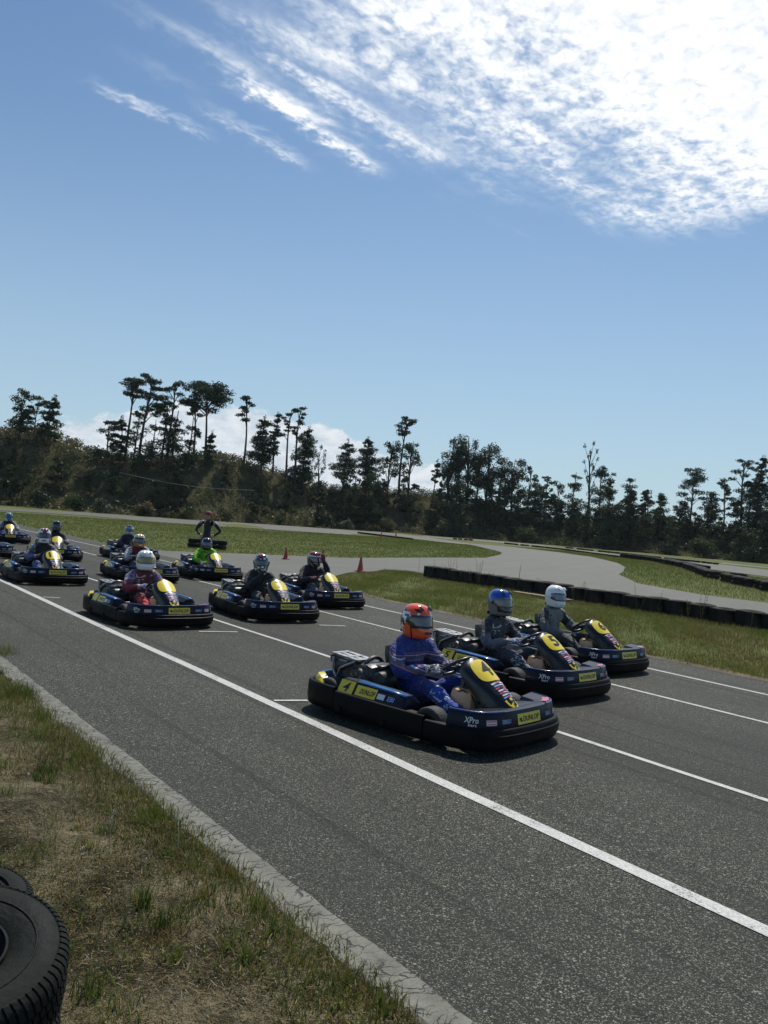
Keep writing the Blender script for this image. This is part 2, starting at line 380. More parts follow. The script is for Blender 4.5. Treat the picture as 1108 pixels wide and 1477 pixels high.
tag(obj('ground', [(-3000, -3000, -.02), (3000, -3000, -.02), (3000, 3000, -.02), (-3000, 3000, -.02)], [(0, 1, 2, 3)], M_GRASS), 'grassy ground of the circuit', kind='structure')

# verge near the camera: gently uneven sandy soil
gx = np.arange(-40, 30, .10); gy = np.concatenate([np.arange(-16, -3, .8), np.arange(-3, 1.93, .07), [1.93]])
def vz(x, y):
    return .020 * np.sin(x * 1.9 + np.sin(y * 2.3)) * np.cos(y * 2.1 + .6) + .010 * np.sin(x * 6.3 + y * 4.1) + .006 * np.sin(x * 15 + 2) * np.sin(y * 13) + .022
Xg, Yg = np.meshgrid(gx, gy, indexing='ij')
fade = np.clip((1.93 - Yg) / .3, 0, 1)
Zg = vz(Xg, Yg) * fade + .012 * fade + .001
Vg = np.stack([Xg, Yg, Zg], -1).reshape(-1, 3); ny = len(gy)
ii, jj = np.meshgrid(np.arange(len(gx) - 1), np.arange(ny - 1), indexing='ij'); a = (ii * ny + jj).ravel()
tag(obj('verge_soil', Vg, np.stack([a, a + ny, a + ny + 1, a + 1], -1), M_VERGE), 'bare sandy soil of the near verge', kind='structure')
def vzz(x, y): return vz(x, y) * np.clip((1.93 - y) / .3, 0, 1) + .012 * np.clip((1.93 - y) / .3, 0, 1)

# race track and link roads
sheet('track', [(-140, 2.05), (60, 2.05), (60, 10.75), (-7.6, 10.75), (-12, 10.85), (-16, 10.95), (-20, 10.75), (-140, 10.62)], .004, M_ASPH, label='dark asphalt start straight')
# ragged concrete strip along the near edge
V = []; xs = np.arange(-40, 30, .12)
for i, x in enumerate(xs):
    jl = .02 * math.sin(x * 5.1) + rnd.uniform(-.012, .012); jr = rnd.uniform(-.008, .008)
    V += [(x, 1.885 + jl, .001), (x, 1.90 + jl, .010), (x, 2.065 + jr, .012), (x, 2.075 + jr, .0045)]
F = [(i * 4 + j, (i + 1) * 4 + j, (i + 1) * 4 + j + 1, i * 4 + j + 1) for i in range(len(xs) - 1) for j in range(3)]
tag(obj('kerb_strip', V, F, M_CURB, smooth=False, fix=True), 'cracked pale concrete strip along the near edge of the track', kind='structure')
LINK_IN = [at(*p) for p in [(180, 789), (240, 795), (350, 799), (500, 805), (640, 804.5), (700, 805), (722, 800), (724, 797), (700, 791), (679, 786), (640, 782.5), (596, 777.5), (520, 770), (500, 771.5), (480, 770), (390, 766), (362, 764.6), (310, 759), (240, 755), (130, 744), (0, 736), (-200, 721)]]
UP = [at(*p) for p in [(-200, 718.5), (0, 733.2), (130, 739.8), (240, 748), (357, 754.5), (472, 762.5), (500, 764.6), (560, 768.5), (609, 774.2)]]
CIN = [at(*p) for p in [(679, 784), (740, 789), (806, 796.7), (857, 804), (890, 812), (902, 818), (899, 825), (893, 829), (921, 842), (1012, 858), (1108, 870), (1250, 890)]]
WALLSIDE = [(-3., 17.95), (-9, 17.95), (-20.5, 18.0), (-22.6, 18.6), (-22.9, 17.6), (-22.1, 16.6), (-21.0, 14.7), (-19.3, 12.9), (-17.6, 11.4), (-16.5, 10.80), (-18, 10.60), (-29.2, 10.60)]
sheet('link_road', LINK_IN + UP + CIN + WALLSIDE, .008, M_ASPH2, label='pale old asphalt road looping round the infield')
r2u = [at(*p) for p in [(609, 773.2), (700, 779), (779, 785.8), (883, 799), (947, 804.5), (1039, 814), (1108, 822.5), (1250, 841)]]
r2l = [at(*p) for p in [(1250, 856), (1108, 832), (1031, 822), (994, 815.5), (947, 808.5), (920, 805.5), (883, 801.8), (779, 788), (700, 781.3), (609, 774.9)]]
sheet('far_road', r2u + r2l, .010, M_ASPH2, label='pale road behind the rows of tyres')
sheet('service_road', [at(*p) for p in [(1040, 811.3), (1108, 818.2), (1250, 834), (1250, 836), (1108, 819.8), (1040, 813.3)]], .009, M_ASPH2, label='narrow pale road at the foot of the wood')
isl = smooth_path([at(*p) for p in [(313, 755.4), (350, 755.8), (392, 763.5), (350, 762.3), (318, 757)]], 1)
sheet('grass_island', isl, .014, M_GRASS, label='thin grass island on the far road')

# painted lines
def line(pts, wd, z=.0085, parent=None):
    V = []; n = len(pts)
    for i, p in enumerate(pts):
        a = Vector(pts[max(i - 1, 0)]); b = Vector(pts[min(i + 1, n - 1)]); d = (b - a).normalized(); nr = Vector((-d.y, d.x)) * wd / 2
        V += [(p[0] + nr.x, p[1] + nr.y, z), (p[0] - nr.x, p[1] - nr.y, z)]
    F = [(2 * i, 2 * i + 1, 2 * i + 3, 2 * i + 2) for i in range(n - 1)]
    return tag(obj('painted_line', V, F, M_PAINT, smooth=False, fix=True), kind='structure')
def wl(x0, x1, y, wd, amp=.008):
    k = int((x1 - x0) / .5) + 1
    return line([(x0 + (x1 - x0) * i / k, y + amp * math.sin(i * .37) + rnd.uniform(-.003, .003)) for i in range(k + 1)], wd + 0.0)
wl(-60, 40, 3.72, .105); wl(-60, 40, 5.62, .065); wl(-30, 40, 8.10, .06); wl(-60, 40, 9.68, .065)
for (a, b) in (((-6.42, 3.80), (-6.33, 4.10)), ((-10.33, 4.85), (-10.22, 5.38)), ((-10.72, 7.05), (-10.58, 7.45)), ((-14.1, 3.80), (-14.02, 4.05)), ((-16.9, 5.75), (-16.7, 6.2))):
    line([a, b], .055, .0125)

# ------------------------------------------------------------------ materials of the karts
mBLK = mat('black_plastic', (.005, .005, .005), .46, spec=.12, var=.3, scale=9, dirt=.05)
mNAVY = mat('navy_fairing', (.007, .008, .022), .32, spec=.22, coat=.05, dirt=.05, scale=7)
mPANEL = mat('gloss_black_fairing', (.006, .006, .007), .22, spec=.4, coat=.3, dirt=.04, scale=7)
mBLUE = mat('blue_trim', (.03, .14, .36), .3, coat=.3)
mEDGE = mat('dark_blue_edge', (.015, .05, .15), .2, coat=.5)
mYEL = mat('yellow_sticker', (.78, .58, .02), .32, coat=.3, var=.06, scale=20)
mWHT = mat('white_sticker', (.70, .70, .70), .35, coat=.3)
mINK = mat('black_ink', (.012, .012, .012), .35)
mRED = mat('red_sticker', (.60, .03, .05), .3, coat=.3)
mPNK = mat('pink_red_sticker', (.62, .08, .16), .3, coat=.3)
mSKY = mat('pale_blue_sticker', (.25, .42, .70), .3, coat=.3)
mRUB = mat('tyre_rubber', (.026, .026, .025), .72, var=.25, scale=14, bump=.3, bscale=60)
mRIM = mat('dark_rim', (.05, .05, .052), .4, metal=.6)
mALU = mat('cast_aluminium', (.30, .30, .30), .40, metal=.9, var=.15, scale=30)
mENG = mat('engine_black', (.03, .03, .03), .4, var=.3, scale=30)
mSTL = mat('steel_tube', (.10, .10, .11), .35, metal=.6)
mTANK = mat('fuel_tank_plastic', (.74, .43, .24), .45, var=.12, scale=9)
mSEAT = mat('seat_shell', (.02, .02, .021), .35)
mGRY = mat('grey_guard', (.16, .16, .165), .45, var=.2)

# plan outline of a kart, parametrised by arc length (0 at the nose tip, negative = right side)
half = [(1.02, 0), (1.015, -.25), (.985, -.43), (.91, -.55), (.76, -.63), (.5, -.672), (.15, -.685), (-.25, -.685), (-.6, -.68), (-.86, -.655), (-.98, -.56), (-1.02, -.38), (-1.02, 0)]
hp = smooth_path(half, 3, closed=False); hp = np.array(hp)
hs = np.concatenate([[0], np.cumsum(np.hypot(*np.diff(hp, axis=0).T))]); SMAX = hs[-1]
def outline(s, off=0.):
    a = abs(s); sg = -1 if s < 0 else 1
    def g(a): return np.array([np.interp(a, hs, hp[:, 0]), np.interp(a, hs, hp[:, 1])])
    p = g(a); t = g(min(a + .02, SMAX)) - g(max(a - .02, 0)); t /= np.hypot(*t) + 1e-9
    n = np.array([-t[1], t[0]])
    if n @ p < 0: n = -n
    p = p + n * off
    return Vector((float(p[0]), float(p[1] if sg < 0 else -p[1]), 0))
def s_at_x(x):  # arc length on the flank where the outline reaches x
    ok = hs[(hp[:, 0] <= x) & (hs > 0)]; return float(ok[0])
def band(mb, s0, s1, sec, n=24, m=0, cap=True, taper=None):
    secs = []
    for i in range(n + 1):
        t = i / n; s = s0 + (s1 - s0) * t; k = taper(t) if taper else 1.
        secs.append([outline(s, o * (1 if not taper else 1)) + Vector((0, 0, (z - sec[0][1]) * k + sec[0][1])) for o, z in sec])
    mb.loft(secs, m, ring=True, cap=cap)

FONTS = {}
def glyphs(txt):
    if txt in FONTS: return FONTS[txt]
    cu = bpy.data.curves.new('lettering', 'FONT'); cu.body = txt; cu.align_x = 'CENTER'; cu.align_y = 'CENTER'; cu.size = 1; cu.offset = .018; cu.resolution_u = 2
    o = bpy.data.objects.new('lettering', cu); col.objects.link(o)
    bpy.context.view_layer.update()
    me = bpy.data.meshes.new_from_object(o.evaluated_get(bpy.context.evaluated_depsgraph_get()))
    bm = bmesh.new(); bm.from_mesh(me)
    for _ in range(3):
        le = [e for e in bm.edges if e.calc_length() > .16]
        if le: bmesh.ops.subdivide_edges(bm, edges=le, cuts=1); bmesh.ops.triangulate(bm, faces=bm.faces)
    bm.to_mesh(me); bm.free()
    V = np.array([v.co[:2] for v in me.vertices]); F = [tuple(p.vertices) for p in me.polygons]
    bpy.data.objects.remove(o); bpy.data.curves.remove(cu); bpy.data.meshes.remove(me)
    V -= (V.max(0) + V.min(0)) / 2
    V /= (V[:, 1].max() - V[:, 1].min()); FONTS[txt] = (V, F); return V, F
def put_text(mb, txt, f, cx, cy, hgt, wid=None, slant=0., m=0):
    V, F = glyphs(txt); k = hgt; kx = hgt if wid is None else wid / (V[:, 0].max() - V[:, 0].min())
    mb.add([f(cx + v[0] * kx + slant * v[1] * k, cy + v[1] * k) for v in V], F, m)
def patch(mb, f, x0, x1, y0, y1, nx=6, m=0, rr=0., skew=0.):
    """rounded rectangle sheet on surface f(x, y)"""
    V = []; F = []
    ny = 4 if rr else 1
    for j in range(ny + 1):
        y = y0 + (y1 - y0) * j / ny; dyy = min(y - y0, y1 - y); ins = 0
        if rr and dyy < rr: ins = rr - math.sqrt(max(0, rr * rr - (rr - dyy) ** 2))
        for i in range(nx + 1): V.append(f(x0 + ins + (x1 - x0 - 2 * ins) * i / nx + skew * (y - y0), y))
    F = [(j * (nx + 1) + i, j * (nx + 1) + i + 1, (j + 1) * (nx + 1) + i + 1, (j + 1) * (nx + 1) + i) for j in range(ny) for i in range(nx)]
    mb.add(V, F, m)

# fairing face: x = arc length, y = 0..1 up the face
def nose_f(off):
    def f(s, t):
        return outline(s, -.028 - .022 * t + off) + Vector((0, 0, .205 + .105 * t + off * .3))
    return f
def pod_f(side, off):
    def f(x, t):
        k = side
        return Vector((k * x if k > 0 else -k * x, 0, 0)) * 0 + Vector((x if side < 0 else x, side * (.655 - .055 * t + off * .9), .225 + .10 * t + off * .4))
    return f
# front panel surface: a = -1..1 across, b = 0..1 up the profile
NP = np.array([(.88, .285, .075), (.835, .335, .088), (.765, .392, .102), (.685, .449, .120), (.60, .507, .140), (.52, .562, .150), (.455, .606, .140), (.41, .630, .105)])
nb = np.linspace(0, 1, 41)
def _cr(P_, t):
    n_ = len(P_) - 1; q = t * n_; i = min(int(q), n_ - 1); u = q - i; a, b, c, d = P_[max(i - 1, 0)], P_[i], P_[i + 1], P_[min(i + 2, n_)]
    return .5 * (2 * b + (c - a) * u + (2 * a - 5 * b + 4 * c - d) * u * u + (3 * b - a - 3 * c + d) * u ** 3)
NP = np.array([_cr(NP, t) for t in nb])
def panel_f(off):
    def f(a, b):
        x, z, w_ = (float(np.interp(b, nb, NP[:, i])) for i in range(3))
        x2, z2 = (float(np.interp(min(b + .05, 1), nb, NP[:, i]) - np.interp(max(b - .05, 0), nb, NP[:, i])) for i in range(2))
        l = math.hypot(x2, z2); nx, nz = z2 / l, -x2 / l
        if nz < 0: nx, nz = -nx, -nz
        d = -.045 * a * a + off
        return Vector((x + nx * d, a * w_, z + nz * d))
    return f

def decal(name, m, fn, parent): 
    mb = MB(); fn(mb); return mb.build(name, m, parent, smooth=True, fix=False)

def wheel(parent, c, r, wd):
    o = empty('wheel', c); o.parent = parent
    mb = MB(); q = wd / 2
    mb.lathe((0, 0, 0), (0, 1, 0), [(r * .52, -q * .9), (r * .8, -q), (r * .95, -q * .93), (r, -q * .72), (r * 1.005, 0), (r, q * .72), (r * .95, q * .93), (r * .8, q), (r * .52, q * .9), (r * .50, 0)], 32, closed=True)
    mb.build('tyre', mRUB, o)
    mb = MB(); mb.lathe((0, 0, 0), (0, 1, 0), [(.0, -q * .35), (r * .2, -q * .4), (r * .3, -q * .3), (r * .45, -q * .35), (r * .53, -q * .92), (r * .53, q * .92), (r * .45, q * .35), (.0, q * .35)], 20)
    mb.box((0, -q * .5, 0), (.035, .04, .035)); mb.build('rim', mRIM, o)
    return o

def make_kart():
    k = empty('racing_kart')
    sF, sR = s_at_x(.50), s_at_x(-.50)
    fsec = [(-.10, .05), (-.02, .04), (-.004, .05), (.006, .075), (.010, .13), (.006, .185), (.001, .197), (-.008, .204), (-.05, .206), (-.08, .20), (-.10, .17)]
    mb = MB(); band(mb, -sF, sF, fsec, 56)
    # moulded rib along the front
    band(mb, -.62, .62, [(.004, .085), (.016, .09), (.020, .160), (.004, .168)], 30)
    autosmooth(mb.build('front_bumper', mBLK, k), 50)
    ssec = [(-.10, .06), (-.012, .04), (.004, .055), (.012, .12), (.008, .20), (.004, .222), (-.004, .230), (-.018, .232), (-.03, .222), (-.06, .20)]
    for sg in (-1, 1):
        mb = MB(); band(mb, sg * (sF + .012), sg * (sR - .01), ssec, 26); mb.box((.06, sg * .705, .10), (.05, .012, .04)); mb.box((-.44, sg * .705, .10), (.05, .012, .04))
        autosmooth(mb.build('side_bumper', mBLK, k), 50)
    rsec = [(-.09, .07), (-.012, .05), (.002, .065), (.010, .13), (.008, .22), (.003, .25), (-.004, .258), (-.02, .26), (-.032, .25), (-.05, .19)]
    mb = MB(); secs = []
    L = 2 * (SMAX - sR)
    for i in range(61):
        s = sR + L * i / 60
        secs.append([outline(s if s <= SMAX else -(2 * SMAX - s), o_) + Vector((0, 0, z_)) for o_, z_ in rsec])
    mb.loft(secs, 0, ring=True, cap=True)
    autosmooth(mb.build('rear_bumper', mBLK, k), 50)
    # blue and yellow guard above the rear wheels, following the rear bumper
    mb = MB(); secs = []; s0 = s_at_x(-.72); L = 2 * (SMAX - s0); mi = []
    for i in range(49):
        s = s0 + L * i / 48; e = math.sin(math.pi * min(1, i / 6, (48 - i) / 6) / 2)
        secs.append([outline(s if s <= SMAX else -(2 * SMAX - s), o_) + Vector((0, 0, z_)) for o_, z_ in ((-.055, .20), (-.05, .25 + .02 * e), (-.075, .27 + .04 * e), (-.13, .275 + .045 * e), (-.14, .25))])
    mb.loft(secs, 0, ring=True, cap=True)
    for i in range(len(mb.f)):
        q = i / len(mb.f)
        mb.m[i] = 1 if (.0 < q < .14 or .86 < q < 1.0) else 0
    autosmooth(mb.build('rear_guard', [mBLUE, mYEL], k), 40)
    # nose fairing
    n0 = s_at_x(.66)
    nsec = [(-.03, .20), (-.028, .208), (-.05, .308), (-.058, .322), (-.085, .326), (-.20, .30), (-.24, .25), (-.20, .22)]
    mb = MB(); band(mb, -n0, n0, nsec, 56)
    mb.loft([[Vector((x, y, z)) for y in (-.36, -.18, 0, .18, .36)] for x, z in ((.92, .298), (.80, .30), (.66, .28), (.60, .20))], 0, ring=False)
    nf = autosmooth(mb.build('nose_fairing', mNAVY, k), 35)
    mb = MB(); band(mb, -n0, -.30, [(-.052, .316), (-.056, .328), (-.070, .331), (-.070, .322)], 30); mb.build('trim', mEDGE, nf)
    mb = MB(); band(mb, .30, n0, [(-.052, .316), (-.056, .328), (-.070, .331), (-.070, .322)], 30); mb.build('trim', mEDGE, nf)
    f = nose_f(.003); g = nose_f(.005)
    decal('sponsor_sticker', [mYEL, mINK], lambda mb: (patch(mb, f, -.16, .16, .08, .84, 10), put_text(mb, 'DUNLOP', g, .026, .46, .40, .225, .010, 1),
          patch(mb, g, -.138, -.108, .38, .56, 2, 1), patch(mb, g, -.128, -.098, .28, .40, 2, 1)), nf)
    for sgn in (-1, 1):
        c = sgn * .30
        decal('name_sticker', mSKY, lambda mb: (put_text(mb, 'EBISU', g, c, .45, .30, .10, .004)), nf)
        c = sgn * .46
        decal('badge_sticker', [mPNK, mWHT], lambda mb: (patch(mb, f, c - .05, c + .05, .25, .62, 4, 1), patch(mb, g, c - .045, c + .045, .48, .58, 4, 0), patch(mb, g, c - .045, c + .045, .30, .38, 4, 0)), nf)
        c = sgn * .64
        decal('script_sticker', mWHT, lambda mb: (put_text(mb, 'XPro', g, c, .56, .42, .12, .012), put_text(mb, 'kart', g, c + .01, .22, .2, .07, .008)), nf)
    def lipf(s, t): return outline(s, -.078 - .055 * t) + Vector((0, 0, .3285 - .004 * t * 1))
    decal('corner_flash', mPNK, lambda mb: patch(mb, lambda s, t: lipf(s, t) + Vector((0, 0, .004)), .36, .60, .0, 1., 6), nf)
    # side pods
    for sg in (-1, 1):
        mb = MB(); secs = []
        for x, t in ((.225, .45), (.20, .85), (.05, .95), (-.2, 1), (-.4, 1.04), (-.50, 1.05), (-.53, .8)):
            z = .225; secs.append([Vector((x, sg * y_, z_ if z_ < .23 else z + (z_ - z) * t)) for y_, z_ in ((.655, .215), (.655, .225), (.602, .322), (.592, .330), (.50, .335), (.43, .28), (.43, .215))])
        mb.loft(secs, 0, ring=True, cap=True); pod = autosmooth(mb.build('side_pod', mNAVY, k), 35); pod['side'] = sg
        mb = MB(); secs = []
        for x, t in ((.205, .86), (.05, .95), (-.15, 1), (-.33, 1.03)):
            z = .225; secs.append([Vector((x, sg * y_, z + (z_ - z) * t)) for y_, z_ in ((.603, .327), (.592, .339), (.545, .342), (.545, .330))])
        mb.loft(secs, 0, ring=True, cap=True); mb.build('trim', mBLUE, pod)
        f = pod_f(sg, .004); g = pod_f(sg, .006); d = -sg  # text runs forward on the right side, backward on the left
        ff = (lambda f: (lambda x, t: f(d * x, t)))(f); gg = (lambda g: (lambda x, t: g(d * x, t)))(g)
        decal('side_sticker', [mYEL, mINK, mWHT, mSKY], lambda mb: (patch(mb, ff, d * (-.20) - .115, d * (-.20) + .115, .10, .88, 4), put_text(mb, 'DUNLOP', gg, d * (-.20) + .018, .48, .40, .165, .008, 1),
              patch(mb, ff, d * (-.03) - .04, d * (-.03) + .04, .25, .65, 2, 2), put_text(mb, 'EBI', gg, d * .08, .45, .35, .07, 0, 3)), pod)
        decal('number_square', mYEL, lambda mb: patch(mb, ff, d * (-.43) - .085, d * (-.43) + .085, .05, 1.02, 3), pod)
    # front panel
    fp = MB(); secs = []
    f = panel_f(0)
    for b in np.linspace(0, 1, 18):
        A = [f(a, b) for a in np.linspace(-1, 1, 11)]
        lo = max(.26, A[0].z - .16 + .125 * b); w0 = abs(A[0].y)
        secs.append([Vector((A[0].x - .05, -w0 - .045 * (1 - b) - .006, lo)), Vector((A[0].x - .02, -w0 - .018, A[0].z - .03))] + A + [Vector((A[0].x - .02, w0 + .018, A[0].z - .03)), Vector((A[0].x - .05, w0 + .045 * (1 - b) + .006, lo))])
    top = [v + Vector((-.035, 0, -.03)) for v in secs[-1]]; secs.append(top)
    fp.loft(secs, 0, ring=False)
    fpo = autosmooth(fp.build('front_panel', mPANEL, k), 50)
    f = panel_f(.004); g = panel_f(.007)
    def plate(mb):
        V = []; n_ = 28
        for i in range(n_):
            a = 2 * math.pi * i / n_; c_, s_ = math.cos(a), math.sin(a); p = .55
            aa = math.copysign(abs(c_) ** p, c_); bb = math.copysign(abs(s_) ** p, s_)
            V.append((aa * (.86 - .07 * bb), .70 + bb * .195))
        rings = [[f(a_ * q, .70 + (b_ - .70) * q) for a_, b_ in V] for q in (1, .85, .7, .55, .4, .25, .12)]
        mb.loft(rings, 0, ring=True); mb.add([f(0, .70)] + rings[-1], [(0, i + 1, (i + 1) % n_ + 1) for i in range(n_)], 0)
    decal('number_plate', mYEL, plate, fpo)
    decal('sponsor_strip', [mWHT, mPNK, mSKY, mINK], lambda mb: [patch(mb, f, -.62 + .06 * (j % 2), .62 - .05 * (j % 3), .455 - j * .036, .477 - j * .036, 5, (0, 2, 1, 0, 1, 0, 2)[j]) for j in range(7)] + [patch(mb, g, -.3 + .2 * (j % 2), .1 + .3 * (j % 2), .459 - j * .036, .471 - j * .036, 2, (1, 0, 3, 1, 0, 2, 1)[j]) for j in range(7)], fpo)
    def shield(mb):
        P_ = [(-.72, .215), (0, .235), (.72, .215), (.66, .13), (.38, .075), (0, .05), (-.38, .075), (-.66, .13)]
        mb.add([f(0, .15)] + [f(*p) for p in P_], [(0, i + 1, (i + 1) % 8 + 1) for i in range(8)], 0)
        patch(mb, g, -.35, .35, .17, .19, 2, 1); patch(mb, g, -.12, .2, .10, .155, 2, 1)
    decal('shield_badge', [mYEL, mINK], shield, fpo)
    # seat
    mb = MB(); secs = []
    for x, z, w_, hh, nx, nz in ((.12, .10, .15, .03, 0, 1), (-.02, .075, .175, .07, 0, 1), (-.16, .075, .19, .13, .1, 1), (-.30, .11, .195, .17, .5, .85), (-.40, .21, .195, .16, .85, .5), (-.46, .36, .195, .12, .95, .3), (-.50, .50, .18, .09, .96, .25), (-.52, .58, .13, .05, .97, .2)):
        o_, i_ = [], []
        for q in np.linspace(-1, 1, 11):
            up = hh * abs(q) ** 3; y = w_ * math.copysign(min(1, abs(q) ** .8), q)
            o_.append(Vector((x + nx * up, y * 1.03, z + nz * up))); i_.append(Vector((x + nx * (up + .012), y * .96, z + nz * (up + .012))))
        secs.append(o_ + i_[::-1])
    mb.loft(secs, 0, ring=True, cap=False); mb.build('seat', mSEAT, k)
    # engine, behind and to the right of the seat
    e = MB()
    e.box((-.50, -.33, .22), (.30, .22, .20), m=0, bev=.02)
    for i in range(7): e.box((-.50, -.33, .325 + i * .014), (.20, .19, .006), m=0)
    e.lathe((-.47, -.46, .30), (0, 1, 0), [(.0, -.02), (.05, -.03), (.105, -.02), (.118, .0), (.12, .05), (.10, .07)], 24, m=0)
    for i in range(8):
        a = i * math.pi / 4; e.box((-.47 + .07 * math.cos(a), -.487, .30 + .07 * math.sin(a)), (.03, .006, .012), Matrix.Rotation(-a, 3, 'Y'), 1)
    e.tube([(-.60, -.30, .34), (-.72, -.30, .33), (-.80, -.25, .30), (-.84, -.1, .27)], .03, 10, m=1); e.box((-.84, .02, .26), (.12, .26, .11), m=0, bev=.03)
    en = autosmooth(e.build('engine', [mENG, mALU], k), 35)
    e = MB(); e.lathe((-.40, -.45, .365), (0, 1, 0), [(0, 0), (.06, -.006), (.085, .01), (.09, .06), (.09, .17), (.08, .2), (0, .21)], 24)
    e.lathe((-.25, -.45, .345), (0, 1, 0), [(0, 0), (.05, -.004), (.072, .01), (.075, .05), (.075, .15), (.06, .18), (0, .19)], 20)
    e.box((-.33, -.31, .44), (.10, .12, .035), m=0, bev=.012); e.box((-.64, -.33, .38), (.34, .22, .13), m=0, bev=.035); e.box((-.44, -.30, .36), (.26, .32, .20), m=0, bev=.06); e.ring((-.44, -.30, .37), (1, 0, 0), .135, .018, 28, 6, 0); e.lathe((-.62, -.44, .36), (0, 1, 0), [(0, -.01), (.06, -.012), (.085, .005), (.09, .04), (.08, .10)], 20)
    autosmooth(e.build('air_box', mENG, en), 35)
    # silver slotted guard plate over the engine
    e = MB(); zt = lambda x: .470 - (x + .60) * .06
    for y, w_ in ((-.43, .045), (-.36, .05), (-.275, .05)):
        e.loft([[Vector((x, y + q, zt(x) + h)) for q, h in ((-w_ / 2, 0), (w_ / 2, 0), (w_ / 2, .014), (-w_ / 2, .014))] for x in (-.82, -.68, -.50)], 0, cap=True)
    for x, w_ in ((-.80, .06), (-.64, .06), (-.525, .08)): e.box((x, -.352, zt(x) + .0085), (w_, .196, .012), m=0)
    e.box((-.835, -.352, .44), (.014, .20, .07), Matrix.Rotation(R(-14), 3, 'Y'), 0, .004)
    e.tube([(-.81, -.44, .46), (-.80, -.45, .36), (-.74, -.44, .26)], .013, 8, m=0); e.tube([(-.80, -.27, .46), (-.80, -.27, .36), (-.72, -.27, .26)], .013, 8, m=0)
    e.tube([(-.52, -.455, .46), (-.60, -.475, .42), (-.68, -.47, .38), (-.73, -.45, .30)], .014, 8, m=0)
    autosmooth(e.build('engine_guard', mALU, k), 35)
    # frame
    e = MB()
    for sg in (-1, 1):
        e.tube([(.80, sg * .16, .08), (.45, sg * .22, .075), (.1, sg * .30, .07), (-.3, sg * .30, .07), (-.62, sg * .28, .10), (-.80, sg * .28, .10)], .016, 8)
        e.tube([(.47, sg * .22, .10), (.47, sg * .44, .12)], .014, 8); e.tube([(.1, sg * .3, .07), (.08, sg * .62, .13)], .011, 6); e.tube([(-.4, sg * .3, .07), (-.42, sg * .62, .13)], .011, 6)
        e.tube([(-.30, sg * .30, .08), (-.36, sg * .21, .30)], .009, 6)
    e.tube([(.80, -.16, .08), (.84, 0, .08), (.80, .16, .08)], .016, 8)
    e.box((.36, 0, .056), (.80, .44, .004))
    e.build('frame', mSTL, k)
    e = MB(); e.tube([(-.70, -.50, .15), (-.70, .50, .15)], .02, 10); e.build('axle', mSTL, k)
    e = MB(); e.tube([(.72, -.02, .12), (.30, 0, .47)], .011, 8); e.tube([(.60, -.10, .09), (.42, 0, .35)], .008, 6); e.tube([(.60, .10, .09), (.42, 0, .35)], .008, 6)
    e.tube([(.44, -.42, .12), (.62, -.05, .16), (.62, .05, .16), (.44, .42, .12)], .007, 6); e.build('steering_column', mSTL, k)
    e = MB(); wn = Vector((-.60, 0, .80)); c = Vector((.245, 0, .525)); e.ring(c, wn, .15, .0145, 36, 8, 0)
    u = Vector((.8, 0, .6)); e.tube([c - wn * .012, c + u * .145], .010, 6, 1); 
    for sg in (-1, 1): e.tube([c - wn * .012, c + Vector((0, sg * .145, 0))], .010, 6, 1)
    e.lathe(c - wn * .03, wn, [(0, 0), (.045, 0), (.045, .02), (.03, .035), (0, .036)], 16, 0)
    e.build('steering_wheel', [mSEAT, mENG], k)
    e = MB(); e.box((.40, 0, .26), (.24, .30, .24), m=0, bev=.06); e.lathe((.37, .02, .378), (0, 0, 1), [(.04, 0), (.04, .022), (.0, .024)], 16, 1); tk = autosmooth(e.build('fuel_tank', [mTANK, mINK], k), 40)
    e = MB()
    for y in (-.05, .06): e.box((.40, y, .263), (.246, .018, .246), m=0, bev=.06)
    e.build('strap', mGRY, tk)
    e = MB(); e.box((.40, -.02, .40), (.10, .16, .09), m=0, bev=.02); e.tube([(.36, -.09, .37), (.42, -.12, .43), (.48, -.06, .44), (.5, .03, .38)], .010, 6, 1); e.tube([(.33, .05, .36), (.40, .09, .45), (.46, .06, .46)], .008, 6, 0)
    e.tube([(.34, -.13, .33), (.42, -.14, .37), (.50, -.12, .34), (.56, -.12, .25)], .007, 6, 0); autosmooth(e.build('dash_bracket', [mENG, mALU], k), 35)
    for y in (-.17, .17):
        e = MB(); e.tube([(.72, y, .09), (.74, y, .20), (.72, y * .7, .27)], .008, 6); e.box((.73, y, .24), (.012, .07, .06)); e.build('pedal', mALU, k)
    for x, y, r_, wd in ((.445, -.54, .142, .13), (.445, .54, .142, .13), (-.70, -.50, .15, .20), (-.70, .50, .15, .20)): wheel(k, (x, y, r_), r_, wd)
    return k

def number_kart(k, num):
    fp = next(c for c in CHILDREN(k) if c.name.startswith('front_panel')); g = panel_f(.0085)
    decal('number', mINK, lambda mb: put_text(mb, num, lambda a, b: g(a, b), 0, .705, .245, .70 if len(num) == 1 else 1.0), fp)
    for pod in [c for c in CHILDREN(k) if c.name.startswith('side_pod')]:
        sg = -1 if pod['side'] < 0 else 1; d = -sg; gg = pod_f(sg, .0065)
        decal('number', mINK, lambda mb: put_text(mb, num, lambda x, t: gg(d * x, t), d * (-.43), .52, .72, .07 if len(num) == 1 else .11, .03), pod)
def CHILDREN(o): return [c for c in col.objects if c.parent == o]

